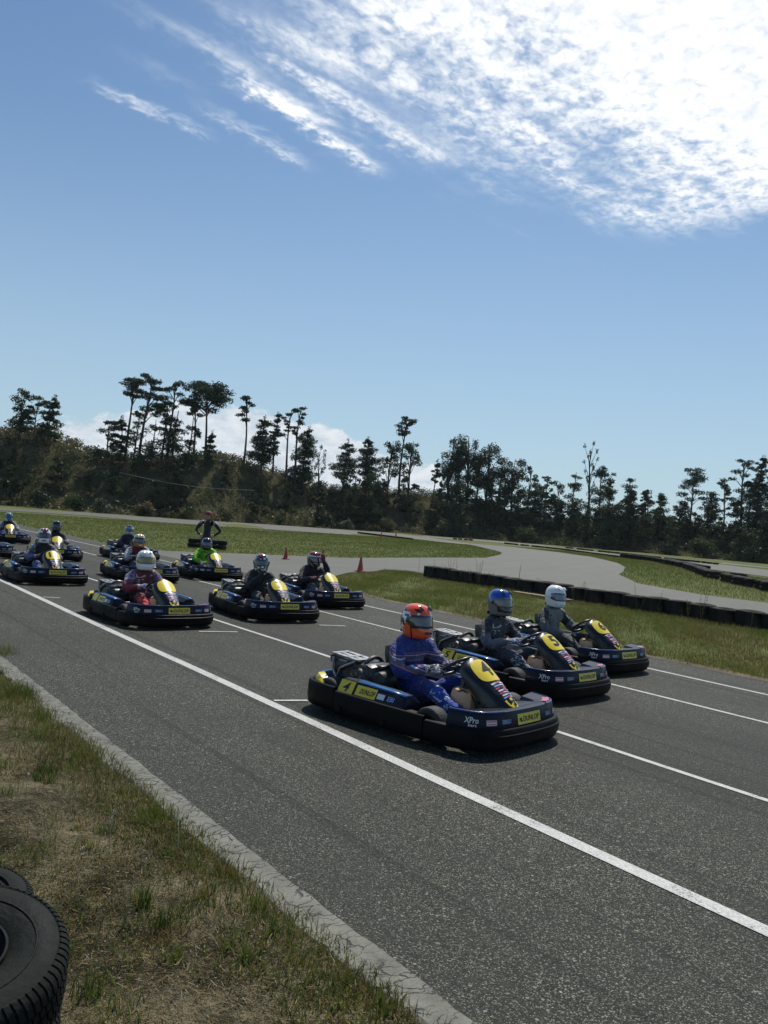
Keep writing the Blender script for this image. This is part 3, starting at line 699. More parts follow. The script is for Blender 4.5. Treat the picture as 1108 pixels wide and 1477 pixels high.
# ------------------------------------------------------------------ people
def skin(joints, bones, name='body', sub=2, root='pelvis'):
    keys = list(joints); idx = {k_: i for i, k_ in enumerate(keys)}
    me = bpy.data.meshes.new(name); me.from_pydata([joints[k_][0] for k_ in keys], [(idx[a], idx[b]) for a, b in bones], []); me.update()
    o = bpy.data.objects.new(name, me); col.objects.link(o)
    m_ = o.modifiers.new('skin', 'SKIN'); m_.use_smooth_shade = True; m_.branch_smoothing = .3
    for i, k_ in enumerate(keys):
        r_ = joints[k_][1]; r_ = r_ if isinstance(r_, tuple) else (r_, r_); me.skin_vertices[0].data[i].radius = r_
        me.skin_vertices[0].data[i].use_root = (k_ == root)
    s_ = o.modifiers.new('sub', 'SUBSURF'); s_.levels = sub; s_.render_levels = sub
    bpy.context.view_layer.update()
    out = bpy.data.meshes.new_from_object(o.evaluated_get(bpy.context.evaluated_depsgraph_get()))
    bpy.data.objects.remove(o); bpy.data.meshes.remove(me)
    return out

def wrinkle(me, amp, sc_):
    from mathutils import noise as mn
    for v in me.vertices:
        n_ = mn.noise(v.co * sc_) + .5 * mn.noise(v.co * sc_ * 2.3); v.co = v.co + v.normal * n_ * amp
    me.update()

def sit_joints(pose):
    J = dict(pelvis=((-.22, 0, .20), (.15, .125)), belly=((-.285, 0, .34), (.155, .125)), chest=((-.32, 0, .49), (.185, .145)), collar=((-.305, 0, .625), (.15, .115)), neck=((-.285, 0, .71), .085), nape=((-.265, 0, .76), .078))
    B = [('pelvis', 'belly'), ('belly', 'chest'), ('chest', 'collar'), ('collar', 'neck'), ('neck', 'nape')]
    for s, sg in (('r', -1), ('l', 1)):
        J['sh' + s] = ((-.305, sg * .19, .625), .092)
        el, wr = (-.13, sg * .315, .42), (.095, sg * .185, .49)
        if pose == 'visor' and s == 'l': el, wr = (-.02, .22, .60), (-.02, .10, .84)
        if pose == 'thumb' and s == 'r': el, wr = (-.10, -.27, .44), (.02, -.13, .62)
        if pose == 'low': wr = (.06, sg * .13, .36) if s == 'r' else wr
        J['el' + s] = (el, .070); J['fa' + s] = (tuple(.45 * a + .55 * b for a, b in zip(el, wr)), .057); J['wr' + s] = (wr, .040)
        J['ua' + s] = (tuple(.5 * a + .5 * b for a, b in zip(J['sh' + s][0], el)), .080)
        J['hip' + s] = ((-.13, sg * .095, .185), .10); J['th' + s] = ((.0, sg * .15, .28), .088); J['kn' + s] = ((.15, sg * .21, .345), .082)
        J['ca' + s] = ((.33, sg * .215, .235), .068); J['an' + s] = ((.56, sg * .17, .14), .043)
        B += [('collar', 'sh' + s), ('sh' + s, 'ua' + s), ('ua' + s, 'el' + s), ('el' + s, 'fa' + s), ('fa' + s, 'wr' + s), ('pelvis', 'hip' + s), ('hip' + s, 'th' + s), ('th' + s, 'kn' + s), ('kn' + s, 'ca' + s), ('ca' + s, 'an' + s)]
    return J, B
BODY = {}
def sit_body(pose):
    if pose not in BODY:
        J, B = sit_joints(pose); me = skin(J, B); wrinkle(me, .017, 13); BODY[pose] = (me, J)
    return BODY[pose]
def seg_d(p, a, b):
    a, b = Vector(a), Vector(b); t = max(0, min(1, (p - a).dot(b - a) / max((b - a).length_squared, 1e-9))); return (p - a - (b - a) * t).length
def regions(me, J):
    """0 torso, 1 shoulder, 2 sleeve, 3 thigh/shin, 4 knee, 5 collar, 6 cuff"""
    out = []
    for f in me.polygons:
        c = f.center; best = None
        for s in 'rl':
            for a, b, r_ in (('sh', 'ua', 1), ('ua', 'el', 2), ('el', 'fa', 2), ('fa', 'wr', 2), ('hip', 'th', 3), ('th', 'kn', 3), ('kn', 'ca', 4), ('ca', 'an', 3)):
                d = seg_d(c, J[a + s][0], J[b + s][0]) / J[b + s][1]
                if best is None or d < best[0]: best = (d, r_, s)
        for a, b, r_ in (('pelvis', 'belly', 0), ('belly', 'chest', 0), ('chest', 'collar', 0), ('neck', 'nape', 5)):
            rb = J[b][1]; rb = rb[0] if isinstance(rb, tuple) else rb
            d = seg_d(c, J[a][0], J[b][0]) / rb
            if d < best[0]: best = (d, r_, None)
        r_ = best[1]
        if best[2] and r_ == 2 and (c - Vector(J['wr' + best[2]][0])).length < .055: r_ = 6
        out.append(r_)
    return out

def suit_mat(name, c, stripes=(), pat=None, psc=20., pth=.62):
    """cloth; stripes = [(z0, z1, colour)] sewn across the chest and sleeves, pat = printed splashes"""
    if name in MATS: return MATS[name]
    m = bpy.data.materials.new(name); m.use_nodes = True; n = NT(m.node_tree)
    b = n.n('ShaderNodeBsdfPrincipled'); n.t.links.new(b.outputs[0], n.n('ShaderNodeOutputMaterial').inputs[0])
    co = n.n('ShaderNodeTexCoord').outputs['Object']
    f = n.noise(co, 9, 4, .6)
    cc = n.mix(n.ss(f, .3, .7), tuple(v * .8 for v in c) + (1,), tuple(v * 1.15 for v in c) + (1,))
    x, y, z = n.xyz(co); zz = n.m('ADD', z, n.m('MULTIPLY', n.m('SUBTRACT', n.noise(co, 6, 2), .5), .03)); zz = n.m('ADD', zz, n.m('MULTIPLY', x, .25))
    for z0, z1, sc_ in stripes:
        k_ = n.m('MULTIPLY', n.m('GREATER_THAN', zz, z0), n.m('LESS_THAN', zz, z1)); cc = n.mix(k_, cc, (*sc_, 1))
    if pat:
        q = n.noise(n.comb(x, n.m('MULTIPLY', y, 1.), n.m('MULTIPLY', z, 2.2)), psc, 2, .5, 1.2); cc = n.mix(n.ss(q, pth, pth + .02), cc, (*pat, 1))
    n.put(b.inputs['Base Color'], cc); b.inputs['Roughness'].default_value = .7; b.inputs['Sheen Weight'].default_value = .15
    fold = n.noise(n.comb(x, y, n.m('MULTIPLY', z, 1.6)), 14, 3, .6, 1.2)
    n.put(b.inputs['Normal'], n.n('ShaderNodeBump', i_Strength=1., i_Distance=.05, i_Height=fold)); MATS[name] = m; return m

HZ = np.array([(.150, .015, .02, .015), (.146, .045, .055, .04), (.134, .078, .092, .072), (.112, .103, .118, .097), (.08, .122, .138, .115), (.04, .134, .150, .126), (.0, .141, .153, .130), (-.04, .150, .148, .129), (-.075, .160, .136, .124), (-.105, .161, .120, .117), (-.13, .150, .105, .108), (-.145, .13, .092, .098), (-.148, .10, .078, .08)])
HM = {}
def head_f(phi, z, off=0.):
    zz = HZ[::-1, 0]; xf, xb, w_ = (float(np.interp(z, zz, HZ[::-1, i])) for i in (1, 2, 3))
    c_, s_ = math.cos(phi), math.sin(phi); a = xf if c_ > 0 else xb; p = .92
    return Vector(((a + off) * math.copysign(abs(c_) ** p, c_), (w_ + off) * math.copysign(abs(s_) ** p, s_), z))
def helmet(parent, loc, rot, pattern, cols, visor, peak=False):
    """pattern(phi, z) -> index in cols"""
    key = pattern.__name__
    zs = [.150, .1485, .146, .141, .134, .124, .112, .097, .08, .06, .04, .02, 0, -.02, -.04, -.058, -.075, -.09, -.105, -.118, -.13, -.138, -.145, -.148]
    n = 64; V = []; F = []; mi = []
    for z in zs:
        for i in range(n):
            V.append(head_f(2 * math.pi * i / n, z))
    for j in range(len(zs) - 1):
        for i in range(n):
            F.append((j * n + i, j * n + (i + 1) % n, (j + 1) * n + (i + 1) % n, (j + 1) * n + i)); ph = (2 * math.pi * (i + .5) / n + math.pi) % (2 * math.pi) - math.pi
            mi.append(pattern(ph, (zs[j] + zs[j + 1]) / 2))
    F.append(tuple(range(n))[::-1]); mi.append(pattern(0, .15)); F.append(tuple(range((len(zs) - 1) * n, len(zs) * n))); mi.append(len(cols) - 1)
    h = obj('helmet', V, F, cols, parent, mi, True, loc, True); h.rotation_euler = rot
    # visor follows the shell 5 mm proud, with real rim thickness
    V = []; nv, mv = 22, 6
    for off in (.0055, -.002):
        for j in range(mv + 1):
            z = -.048 + .108 * j / mv
            for i in range(nv + 1):
                ph = R(-78 + 156 * i / nv); zc_ = z * (1 - .35 * (abs(ph) / R(78)) ** 4); V.append(head_f(ph, zc_, off))
    q = (nv + 1) * (mv + 1); F = []
    for o_ in (0, q):
        F += [(o_ + j * (nv + 1) + i, o_ + j * (nv + 1) + i + 1, o_ + (j + 1) * (nv + 1) + i + 1, o_ + (j + 1) * (nv + 1) + i) for j in range(mv) for i in range(nv)]
    for j in (0, mv): F += [(j * (nv + 1) + i, j * (nv + 1) + i + 1, q + j * (nv + 1) + i + 1, q + j * (nv + 1) + i) for i in range(nv)]
    obj('visor', V, F, visor, h, None, True, None, True)
    vm = cols[-1] if not peak else cols[0]; R40, R42 = Matrix.Rotation(R(40), 3, 'Y'), Matrix.Rotation(R(-42), 3, 'Y')
    for c_, d_, rt in (((.163, 0, -.09), (.012, .075, .022), None), ((.105, .05, .118), (.05, .03, .014), R40), ((.105, -.05, .118), (.05, .03, .014), R40), ((-.10, 0, .118), (.06, .05, .014), R42)):
        mb = MB(); mb.box(c_, d_, rt, 0, .004); mb.build('vent', vm, h)
    for sg in (-1, 1): mb = MB(); mb.lathe((.02, sg * .128, .005), (0, sg, 0), [(.024, 0), (.024, .008), (.016, .011), (0, .011)], 14, 0); mb.build('visor_pivot', vm, h)
    return h

def hand_mesh(mirror=1):
    """gripping hand: wrist at origin, +x towards the knuckles, palm down (-z), thumb on +y*mirror side"""
    mb = MB(); s = mirror
    mb.loft([[Vector((x, w_ * math.cos(a), t_ * math.sin(a) + z)) for a in np.linspace(0, 2 * math.pi, 12, endpoint=False)] for x, w_, t_, z in ((-.03, .034, .030, 0), (.0, .033, .026, 0), (.025, .040, .022, .002), (.055, .046, .019, .004), (.08, .046, .016, .003), (.09, .042, .010, .001))], 0, cap=True)
    for i, (y, l) in enumerate(((.033, .9), (.012, 1.), (-.010, .95), (-.031, .78))):
        x = .085; z = .002; pts = [(x - .012, y * s, z)]; a = -R(22)
        for sg_, turn in ((.036, 38), (.028, 62), (.022, 55)):
            x += math.cos(a) * sg_ * l; z += math.sin(a) * sg_ * l; pts.append((x, y * s, z)); a -= R(turn)
        mb.tube(pts, [.0115, .011, .010, .0085], 8)
    mb.tube([(.020, .030 * s, -.006), (.048, .052 * s, -.022), (.070, .050 * s, -.046), (.082, .036 * s, -.060)], [.014, .0125, .011, .009], 8)
    return mb
def place_hand(parent, wrist, direction, palm, m, mirror, name='glove'):
    o = hand_mesh(mirror).build(name, m, parent)
    x = Vector(direction).normalized(); z = -Vector(palm); z = (z - x * z.dot(x)).normalized(); y = z.cross(x)
    o.matrix_local = Matrix(((x.x, y.x, z.x, wrist[0]), (x.y, y.y, z.y, wrist[1]), (x.z, y.z, z.z, wrist[2]), (0, 0, 0, 1)))
    return o
def boot(parent, a, toe, m):
    mb = MB(); a, toe = Vector(a), Vector(toe); d = (toe - a)
    secs = []
    for t, w_, h_, dz in ((-.22, .03, .035, .0), (-.05, .042, .055, .01), (.3, .044, .050, 0), (.7, .047, .034, -.012), (1., .036, .022, -.018), (1.08, .015, .010, -.018)):
        c = a + d * t + Vector((0, 0, dz)); secs.append([c + Vector((0, w_ * math.cos(q), h_ * math.sin(q))) for q in np.linspace(0, 2 * math.pi, 12, endpoint=False)])
    mb.loft(secs, 0, cap=True); mb.tube([a + Vector((-.03, 0, .0)), a + Vector((-.06, 0, .05))], [.047, .046], 12); mb.build('boot', m, parent)

def driver(loc, rz, label, suit, gloves, hel, pose='wheel', hrot=(0, 0, 0), hz=0., lean=0.):
    """suit = list of seven materials in the order of regions()"""
    t = empty('person', loc, rz); tag(t, label, 'person', 'kart drivers sitting on the grid')
    me, J = sit_body(pose); me2 = me.copy()
    me2.materials.clear()
    for m in suit: me2.materials.append(m)
    key = 'reg' + pose
    if key not in BODY: BODY[key] = regions(me, J)
    me2.polygons.foreach_set('material_index', BODY[key]); me2.polygons.foreach_set('use_smooth', [True] * len(me2.polygons))
    b = bpy.data.objects.new('body', me2); col.objects.link(b); b.parent = t
    for s, sg in (('r', -1), ('l', 1)):
        wr = Vector(J['wr' + s][0]); d = (wr - Vector(J['el' + s][0])).normalized()
        if pose == 'visor' and s == 'l': place_hand(t, wr, (-.05, -.25, 1), (-1, 0, -.1), gloves, 1)
        elif pose == 'thumb' and s == 'r': place_hand(t, wr, (.2, .2, 1), (-.5, 1, 0), gloves, -1)
        else: place_hand(t, wr, (d.x + .6, d.y * .3, d.z * .3 + .15), (.1, -sg * .75, -.65), gloves, 1 if sg < 0 else -1)
        boot(t, (.57, sg * .17, .13), (.70, sg * .16, .20), MATS['boot_black'])
    h = helmet(t, (-.245, 0, .845 + hz), tuple(R(a) for a in hrot), *hel)
    return t

mat('boot_black', (.02, .02, .02), .5)
def glossy(name, c, r_=.16, metal=0.): return mat(name, c, r_, metal=metal, coat=.8)
G_ORG = glossy('orange_shell', (.88, .10, .018)); G_WHT = glossy('white_shell', (.86, .86, .84)); G_GRY = glossy('grey_shell', (.17, .17, .18)); G_BLK = glossy('black_shell', (.012, .012, .013)); G_BLU = glossy('blue_shell', (.012, .075, .42), .1, .25)
G_RED = glossy('red_shell', (.30, .012, .02)); G_YEL = glossy('yellow_shell', (.62, .38, .04)); G_NVY = glossy('navy_shell', (.012, .02, .09)); G_SLV = glossy('silver_shell', (.42, .44, .46), .22, .5); G_ORN = glossy('dull_orange_shell', (.50, .17, .04)); G_SKY = glossy('sky_blue_shell', (.10, .22, .36))
V_DRK = mat('dark_visor', (.012, .014, .02), .06, coat=1., spec=.8); V_SMK = mat('smoke_visor', (.045, .055, .075), .07, coat=1., spec=.8); V_YEL = mat('yellow_visor', (.22, .17, .02), .08, coat=1., spec=.8); V_BLU = mat('blue_visor', (.03, .07, .13), .07, coat=1., spec=.8)

def p_orange(ph, z):
    a = abs(ph)
    if z < -.055 and a < 1.15: return 0                      # orange chin bar
    if z > .06 and a < 2.2:                                   # crown: orange with white and black slashes
        q = math.sin(ph * 5.0 + z * 55)
        if .085 < z < .115 and q > .55 and a > .5: return 3
        if z < .085 and q > -.1 and a > .55: return 1
        return 0
    if a > 1.95: return 2 if math.sin(a * 7 + z * 45) > -.55 else 1
    if a > 1.25: return 0 if z + (a - 1.25) * .14 < .03 else (1 if math.sin(a * 9 - z * 60) > .1 else 3)
    return 1 if z > .05 else 3
def p_blue(ph, z):
    a = abs(ph)
    if z > .035 + .02 * math.sin(a * 3): return 0
    if a < 1.1 and z > -.10: return 1
    return 2
def p_white(ph, z):
    return 1 if z < -.137 else 0
def p_white_sticker(ph, z):
    if z < -.137: return 2
    if .062 < z < .088 and -1.1 < ph < -.35 and math.sin(ph * 40) > -.2: return 1
    return 0
def p_whiteblack(ph, z):
    a = abs(ph)
    if a < .28 and z > .05: return 1
    if a > 1.6 and z < -.02: return 2
    if math.sin(a * 4 + z * 30) > .78 and a > .9: return 2
    return 0
def p_graphic(ph, z):
    q = math.sin(ph * 4 + z * 38) + .6 * math.sin(ph * 9 - z * 60)
    if z > .10 and abs(ph) < 1.5: return 1 if q < .3 else 0
    if q > .75: return 0
    return 2 if q < -.7 else 3
def p_redcrown(ph, z):
    if z > .085: return 0
    if z > .06: return 1
    return 2 if math.sin(ph * 6 + z * 50) > .2 else 3
def p_yellow(ph, z):
    if z > .10: return 0
    if z > .085: return 3
    if z > -.03 : return 2
    return 1
def p_plainblack(ph, z): return 1 if (z > .128 and abs(ph) > 1) else 0
def p_navywhite(ph, z):
    if .04 < z < .075: return 1
    return 0 if z > -.01 else 2
def p_skyblue(ph, z):
    if z > .02: return 0 if math.sin(ph * 5) < .75 else 1
    return 1 if math.sin(ph * 3 + z * 20) > .6 else 0

# ------------------------------------------------------------------ karts on the grid
# name, x, y, yaw, number, label
GRID = [
    ('A1', -5.34, 4.74, 10, '4', 'black kart with yellow number 4 plate, nearest of all on the grid'),
    ('B1', -6.42, 6.86, 6, '5', 'black kart with yellow number 5 plate, between karts 4 and 6'),
    ('C1', -7.30, 8.83, 3, '6', 'black kart with yellow number 6 plate, beside the grass edge'),
    ('A2', -11.55, 4.60, 3, None, 'kart under the driver with the plain white helmet and yellow visor'),
    ('B2', -11.98, 6.75, -5, '7', 'kart of the all-black driver in the middle of the second row'),
    ('C2', -13.55, 8.80, -5, None, 'kart of the driver touching his visor, second row by the grass'),
    ('A3', -16.94, 4.55, -1, '11', 'kart with number 11 plate under the striped white and black helmet'),
    ('B3', -17.76, 6.81, -3, None, 'kart of the driver with the yellow and orange helmet'),
    ('C3', -18.47, 8.77, -7, None, 'kart of the driver in lime green, in front of the standing marshal'),
    ('A4', -23.15, 4.65, 0, None, 'kart at the left edge of the picture with only its nose showing'),
    ('B4', -22.88, 6.37, -12, None, 'kart of the driver with the plain black helmet, behind kart 11'),
    ('C4', -23.95, 8.83, -1, None, 'kart of the driver with the navy and white helmet'),
    ('C5', -29.68, 6.69, -8, None, 'farthest kart at the far left, under the pale blue helmet'),
]
proto = make_kart(); karts = {}
for i, (nm, x, y, yaw, num, lab) in enumerate(GRID[1:]):
    karts[nm] = copy_tree(proto)
karts['A1'] = proto
for nm, x, y, yaw, num, lab in GRID:
    k = karts[nm]; k.location = (x, y, .004); k.rotation_euler = (0, 0, R(yaw)); tag(k, lab, 'racing kart', 'racing karts lined up on the grid')
    if num: number_kart(k, num)

S = suit_mat
def suit(*a):  # torso, shoulder, sleeve, leg, knee, collar, cuff
    return list(a)
BLU = (.006, .028, .235); GR = (.105, .115, .135); BK = (.016, .017, .02)
st = [(.445, .457, (.45, .16, .16)), (.457, .492, (.09, .10, .20)), (.492, .500, (.6, .6, .62)), (.512, .520, (.5, .12, .12))]
b0 = S('blue_racing_cloth', BLU, stripes=st); b1 = S('blue_racing_cloth_plain', BLU); b2 = S('blue_cloth_white_print', (.010, .055, .38), pat=(.55, .66, .85), psc=15, pth=.57); b3 = S('blue_cuff_print', (.05, .06, .2), pat=(.6, .6, .65), psc=22, pth=.5)
SUIT = {
 'A1': suit(b0, b0, b0, b1, b2, b1, b3),
 'B1': suit(S('charcoal_cloth', (.045, .05, .06), pat=(.62, .62, .64), psc=11, pth=.62), S('black_shoulder', BK, pat=(.35, .35, .36), psc=12, pth=.72), S('slate_sleeve', (.12, .135, .165)), S('slate_trousers', (.045, .052, .068)), S('slate_knee_print', (.05, .058, .075), pat=(.62, .63, .66), psc=17, pth=.57), S('black_cloth', BK), S('red_cuff', (.20, .06, .08), pat=(.6, .6, .6), psc=20, pth=.5)),
 'C1': suit(S('silver_grey_cloth', (.26, .265, .25), pat=(.03, .03, .03), psc=9, pth=.66), S('black_shoulder_print', BK, pat=(.5, .5, .5), psc=14, pth=.63), S('grey_sleeve', (.14, .145, .15)), S('dark_trousers', (.028, .03, .033)), S('dark_trousers_print', (.03, .033, .04), pat=(.4, .4, .4), psc=15, pth=.64), S('black_cloth', BK), S('black_cloth', BK)),
 'A2': suit(S('plum_cloth', (.15, .03, .05), pat=(.6, .5, .5), psc=11, pth=.6), S('purple_shoulder', (.16, .11, .24), pat=(.7, .62, .64), psc=10, pth=.60), S('maroon_sleeve', (.26, .02, .035)), S('maroon_trousers', (.22, .018, .025)), S('bright_red_knee', (.62, .03, .02)), S('grey_collar', (.3, .3, .31)), S('pale_cuff', (.55, .42, .42))),
 'B2': suit(*[S('black_cloth', BK)] * 7),
 'C2': suit(*[S('black_cloth', BK)] * 4, S('grey_knee_cloth', (.05, .05, .055)), S('black_cloth', BK), S('black_cloth', BK)),
 'A3': suit(S('black_cloth', BK), S('pale_shoulder_print', (.05, .05, .06), pat=(.6, .6, .6), psc=14, pth=.55), S('lilac_sleeve', (.13, .13, .24)), S('lilac_trousers', (.12, .12, .25), pat=(.5, .3, .3), psc=10, pth=.66), S('blue_knee_cloth', (.03, .10, .25)), S('black_cloth', BK), S('pale_cuff', (.55, .42, .42))),
 'B3': suit(S('crimson_cloth', (.16, .018, .025)), S('white_shoulder', (.5, .5, .5), pat=(.1, .02, .03), psc=9, pth=.6), S('white_sleeve', (.42, .42, .44), pat=(.05, .05, .07), psc=9, pth=.62), S('dark_trousers', (.028, .03, .033)), S('dark_trousers', (.028, .03, .033)), S('white_collar', (.5, .5, .5)), S('black_cloth', BK)),
 'C3': suit(*[S('lime_jacket', (.22, .62, .015), pat=(.05, .16, .01), psc=9, pth=.58)] * 3, S('dark_trousers', (.028, .03, .033)), S('dark_trousers', (.028, .03, .033)), S('lime_plain', (.24, .60, .02)), S('lime_plain', (.24, .60, .02))),
 'B4': suit(S('black_cloth', BK), S('black_cloth', BK), S('violet_sleeve', (.08, .06, .16), pat=(.5, .4, .5), psc=14, pth=.56), S('dark_trousers', (.028, .03, .033)), S('dark_trousers', (.028, .03, .033)), S('black_cloth', BK), S('black_cloth', BK)),
 'C4': suit(*[S('midnight_cloth', (.018, .022, .05))] * 7),
 'C5': suit(S('black_cloth', BK), S('grey_shoulder', (.3, .3, .33)), S('grey_shoulder', (.3, .3, .33)), S('royal_trousers', (.04, .05, .2)), S('royal_trousers', (.04, .05, .2)), S('black_cloth', BK), S('black_cloth', BK)),
}
def glove(n, c, pat=None): return S(n, c, pat=pat, psc=22, pth=.5)
GL_W = glove('white_blue_glove', (.42, .44, .52), (.08, .10, .25)); GL_B = glove('black_glove', (.02, .02, .022), (.60, .58, .58)); GL_K = glove('plain_black_glove', (.02, .02, .022)); GL_R = glove('red_glove', (.30, .03, .03), (.05, .02, .02))
HEL = {
 'A1': (p_orange, [G_ORG, G_WHT, G_GRY, G_BLK], V_DRK), 'B1': (p_blue, [G_BLU, G_BLK, G_GRY, G_BLK], mat('amber_smoke_visor', (.10, .095, .085), .10, coat=1., spec=.8)), 'C1': (p_white, [G_WHT, G_GRY], V_BLU, True),
 'A2': (p_white_sticker, [G_WHT, G_GRY, G_GRY], V_YEL, True), 'B2': (p_graphic, [G_SLV, G_RED, G_WHT, G_BLK], V_DRK), 'C2': (p_redcrown, [G_RED, G_WHT, G_GRY, G_BLK], V_DRK),
 'A3': (p_whiteblack, [G_WHT, G_RED, G_BLK, G_BLK], V_DRK), 'B3': (p_yellow, [G_YEL, G_ORN, G_BLK, G_WHT], V_DRK), 'C3': (p_plainblack, [G_BLK, G_NVY, G_BLK], V_DRK),
 'B4': (p_plainblack, [G_BLK, G_BLK, G_BLK], V_DRK), 'C4': (p_navywhite, [G_NVY, G_WHT, G_SLV, G_GRY], V_SMK), 'C5': (p_skyblue, [G_SKY, G_WHT, G_BLK], V_DRK)}
WHO = {
 'A1': ('driver in blue suit and orange, white and grey helmet, gripping the wheel of kart 4', GL_B, 'wheel', (0, 0, -6), 0.),
 'B1': ('driver in slate suit and shiny blue helmet, seated in kart 5', GL_W, 'wheel', (0, 0, -8), .035),
 'C1': ('driver in silver-grey suit and white helmet, seated in kart 6', GL_K, 'low', (0, 4, -6), .015),
 'A2': ('driver with plain white helmet, yellow visor and bright red knees', GL_W, 'wheel', (0, 0, -10), 0.),
 'B2': ('all-black driver with one thumb raised beside his chest', GL_K, 'thumb', (0, 2, -22), 0.),
 'C2': ('black-clad driver with dark red crowned helmet, one hand raised to his visor', GL_R, 'visor', (0, 6, 4), 0.),
 'A3': ('driver with white and black striped helmet and lilac sleeves in kart 11', GL_K, 'wheel', (0, 0, -12), .03),
 'B3': ('driver with yellow-topped orange and black helmet and white sleeves', GL_K, 'wheel', (0, 4, -5), -.01),
 'C3': ('driver in bright lime green jacket and black helmet', glove('lime_glove', (.3, .55, .05)), 'low', (0, 4, -10), -.04),
 'B4': ('driver with plain black helmet and violet sleeves behind kart 11', GL_K, 'wheel', (0, 0, 0), .02),
 'C4': ('driver in midnight blue with navy and white helmet', GL_K, 'low', (0, 0, -20), -.01),
 'C5': ('far left driver with pale blue helmet and grey shoulders', GL_K, 'wheel', (0, 0, 0), 0.),
}
for nm, x, y, yaw, num, lab in GRID:
    if nm in WHO:
        lb, gl, pose, hr, hz_ = WHO[nm]
        driver((x, y, .004), R(yaw), lb, SUIT[nm], gl, HEL[nm], pose, hr, hz_)

# ------------------------------------------------------------------ the marshal, standing with his hands on his hips
def marshal(loc, rz, s):
    t = empty('person', loc, rz); t.scale = (s, s, s); tag(t, 'man in dark top with pale shoulders, standing hands on hips beside stacked tyres', 'person')
    J = dict(pelvis=((0, 0, .92), (.155, .11)), belly=((0, 0, 1.08), (.145, .11)), chest=((0, 0, 1.27), (.17, .12)), collar=((0, 0, 1.40), (.12, .085)), neck=((.01, 0, 1.455), .062), nape=((.015, 0, 1.51), .055))
    B = [('pelvis', 'belly'), ('belly', 'chest'), ('chest', 'collar'), ('collar', 'neck'), ('neck', 'nape')]
    for s_, sg in (('r', -1), ('l', 1)):
        J['sh' + s_] = ((0, sg * .19, 1.385), .072); J['ua' + s_] = ((-.03, sg * .29, 1.27), .06); J['el' + s_] = ((-.06, sg * .385, 1.14), .05); J['fa' + s_] = ((-.02, sg * .30, 1.06), .044); J['wr' + s_] = ((.02, sg * .20, .99), .033)
        J['hip' + s_] = ((0, sg * .095, .85), .10); J['th' + s_] = ((.015, sg * .11, .68), .088); J['kn' + s_] = ((.02, sg * .125, .49), .063); J['ca' + s_] = ((0, sg * .135, .33), .058); J['an' + s_] = ((-.02, sg * .14, .10), .042)
        B += [('collar', 'sh' + s_), ('sh' + s_, 'ua' + s_), ('ua' + s_, 'el' + s_), ('el' + s_, 'fa' + s_), ('fa' + s_, 'wr' + s_), ('pelvis', 'hip' + s_), ('hip' + s_, 'th' + s_), ('th' + s_, 'kn' + s_), ('kn' + s_, 'ca' + s_), ('ca' + s_, 'an' + s_)]
    me = skin(J, B); wrinkle(me, .008, 9)
    ms = [S('dark_top', (.020, .020, .032)), S('pale_shoulder', (.45, .45, .46), pat=(.03, .03, .04), psc=9, pth=.56), S('dark_top', (.020, .020, .032)), S('dark_work_trousers', (.022, .022, .026)), S('dark_work_trousers', (.022, .022, .026)), mat('skin', (.42, .24, .16), .5), S('dark_top', (.02, .02, .032))]
    for m in ms: me.materials.append(m)
    rg = regions(me, J)
    rg = [0 if (r_ == 1 and f.center.z < 1.34) else r_ for r_, f in zip(rg, me.polygons)]
    me.polygons.foreach_set('material_index', rg); me.polygons.foreach_set('use_smooth', [True] * len(me.polygons))
    b = bpy.data.objects.new('body', me); col.objects.link(b); b.parent = t
    for s_, sg in (('r', -1), ('l', 1)):
        place_hand(t, J['wr' + s_][0], (.5, -sg * .45, -.55), (-.3, -sg, -.1), MATS['skin'], 1 if sg < 0 else -1, 'hand')
        boot(t, (-.02, sg * .14, .07), (.16, sg * .17, .055), MATS['boot_black'])
    # head with a face
    bm = bmesh.new(); bmesh.ops.create_uvsphere(bm, u_segments=28, v_segments=20, radius=1)
    for v in bm.verts:
        p = v.co.copy(); x, y, z = p
        w_ = 1 - .22 * max(0, -z) ** 1.3; q = Vector((x * .098 * w_ + .01 * max(0, -z), y * .075 * w_, z * .118))
        if x > .5:
            q.x += .022 * math.exp(-((y / .16) ** 2)) * math.exp(-(((z + .12) / .22) ** 2))          # nose
            q.x -= .010 * math.exp(-(((abs(y) - .38) / .17) ** 2)) * math.exp(-(((z - .08) / .12) ** 2))  # eye sockets
            q.x += .006 * math.exp(-((y / .3) ** 2)) * math.exp(-(((z + .48) / .07) ** 2))            # lips
        if abs(y) > .85 and abs(z) < .3: q.y += math.copysign(.012, y)
        v.co = q
    hm = bpy.data.meshes.new('head'); bm.to_mesh(hm); bm.free(); hm.materials.append(MATS['skin']); hm.polygons.foreach_set('use_smooth', [True] * len(hm.polygons))
    h = bpy.data.objects.new('head', hm); col.objects.link(h); h.parent = t; h.location = (.03, 0, 1.575); h.scale = (1.08, 1.08, 1.08)
    mb = MB()
    for sg in (-1, 1): mb.lathe((.080, sg * .029, .010), (1, 0, 0), [(0, .011), (.008, .008), (.011, 0)], 10)
    mb.tube([(.098, -.022, -.056), (.104, 0, -.056), (.098, .022, -.056)], .003, 5)
    mb.build('face_features', mat('eye_dark', (.04, .02, .02), .3), h)
    mb = MB(); mb.lathe((0, 0, .02), (0, 0, 1), [(.098, 0), (.102, .03), (.095, .07), (.07, .098), (.03, .108), (0, .11)], 20)
    mb.loft([[Vector((.06 + .10 * t_ * math.cos(a), .075 * (1 - .25 * t_) * math.sin(a) * 1.1, .035 - .02 * t_)) for a in np.linspace(-1.4, 1.4, 9)] for t_ in (0, .5, 1)], 0, ring=False)
    c = mb.build('cap', mat('faded_red_cap', (.20, .055, .05), .8, var=.3), h)
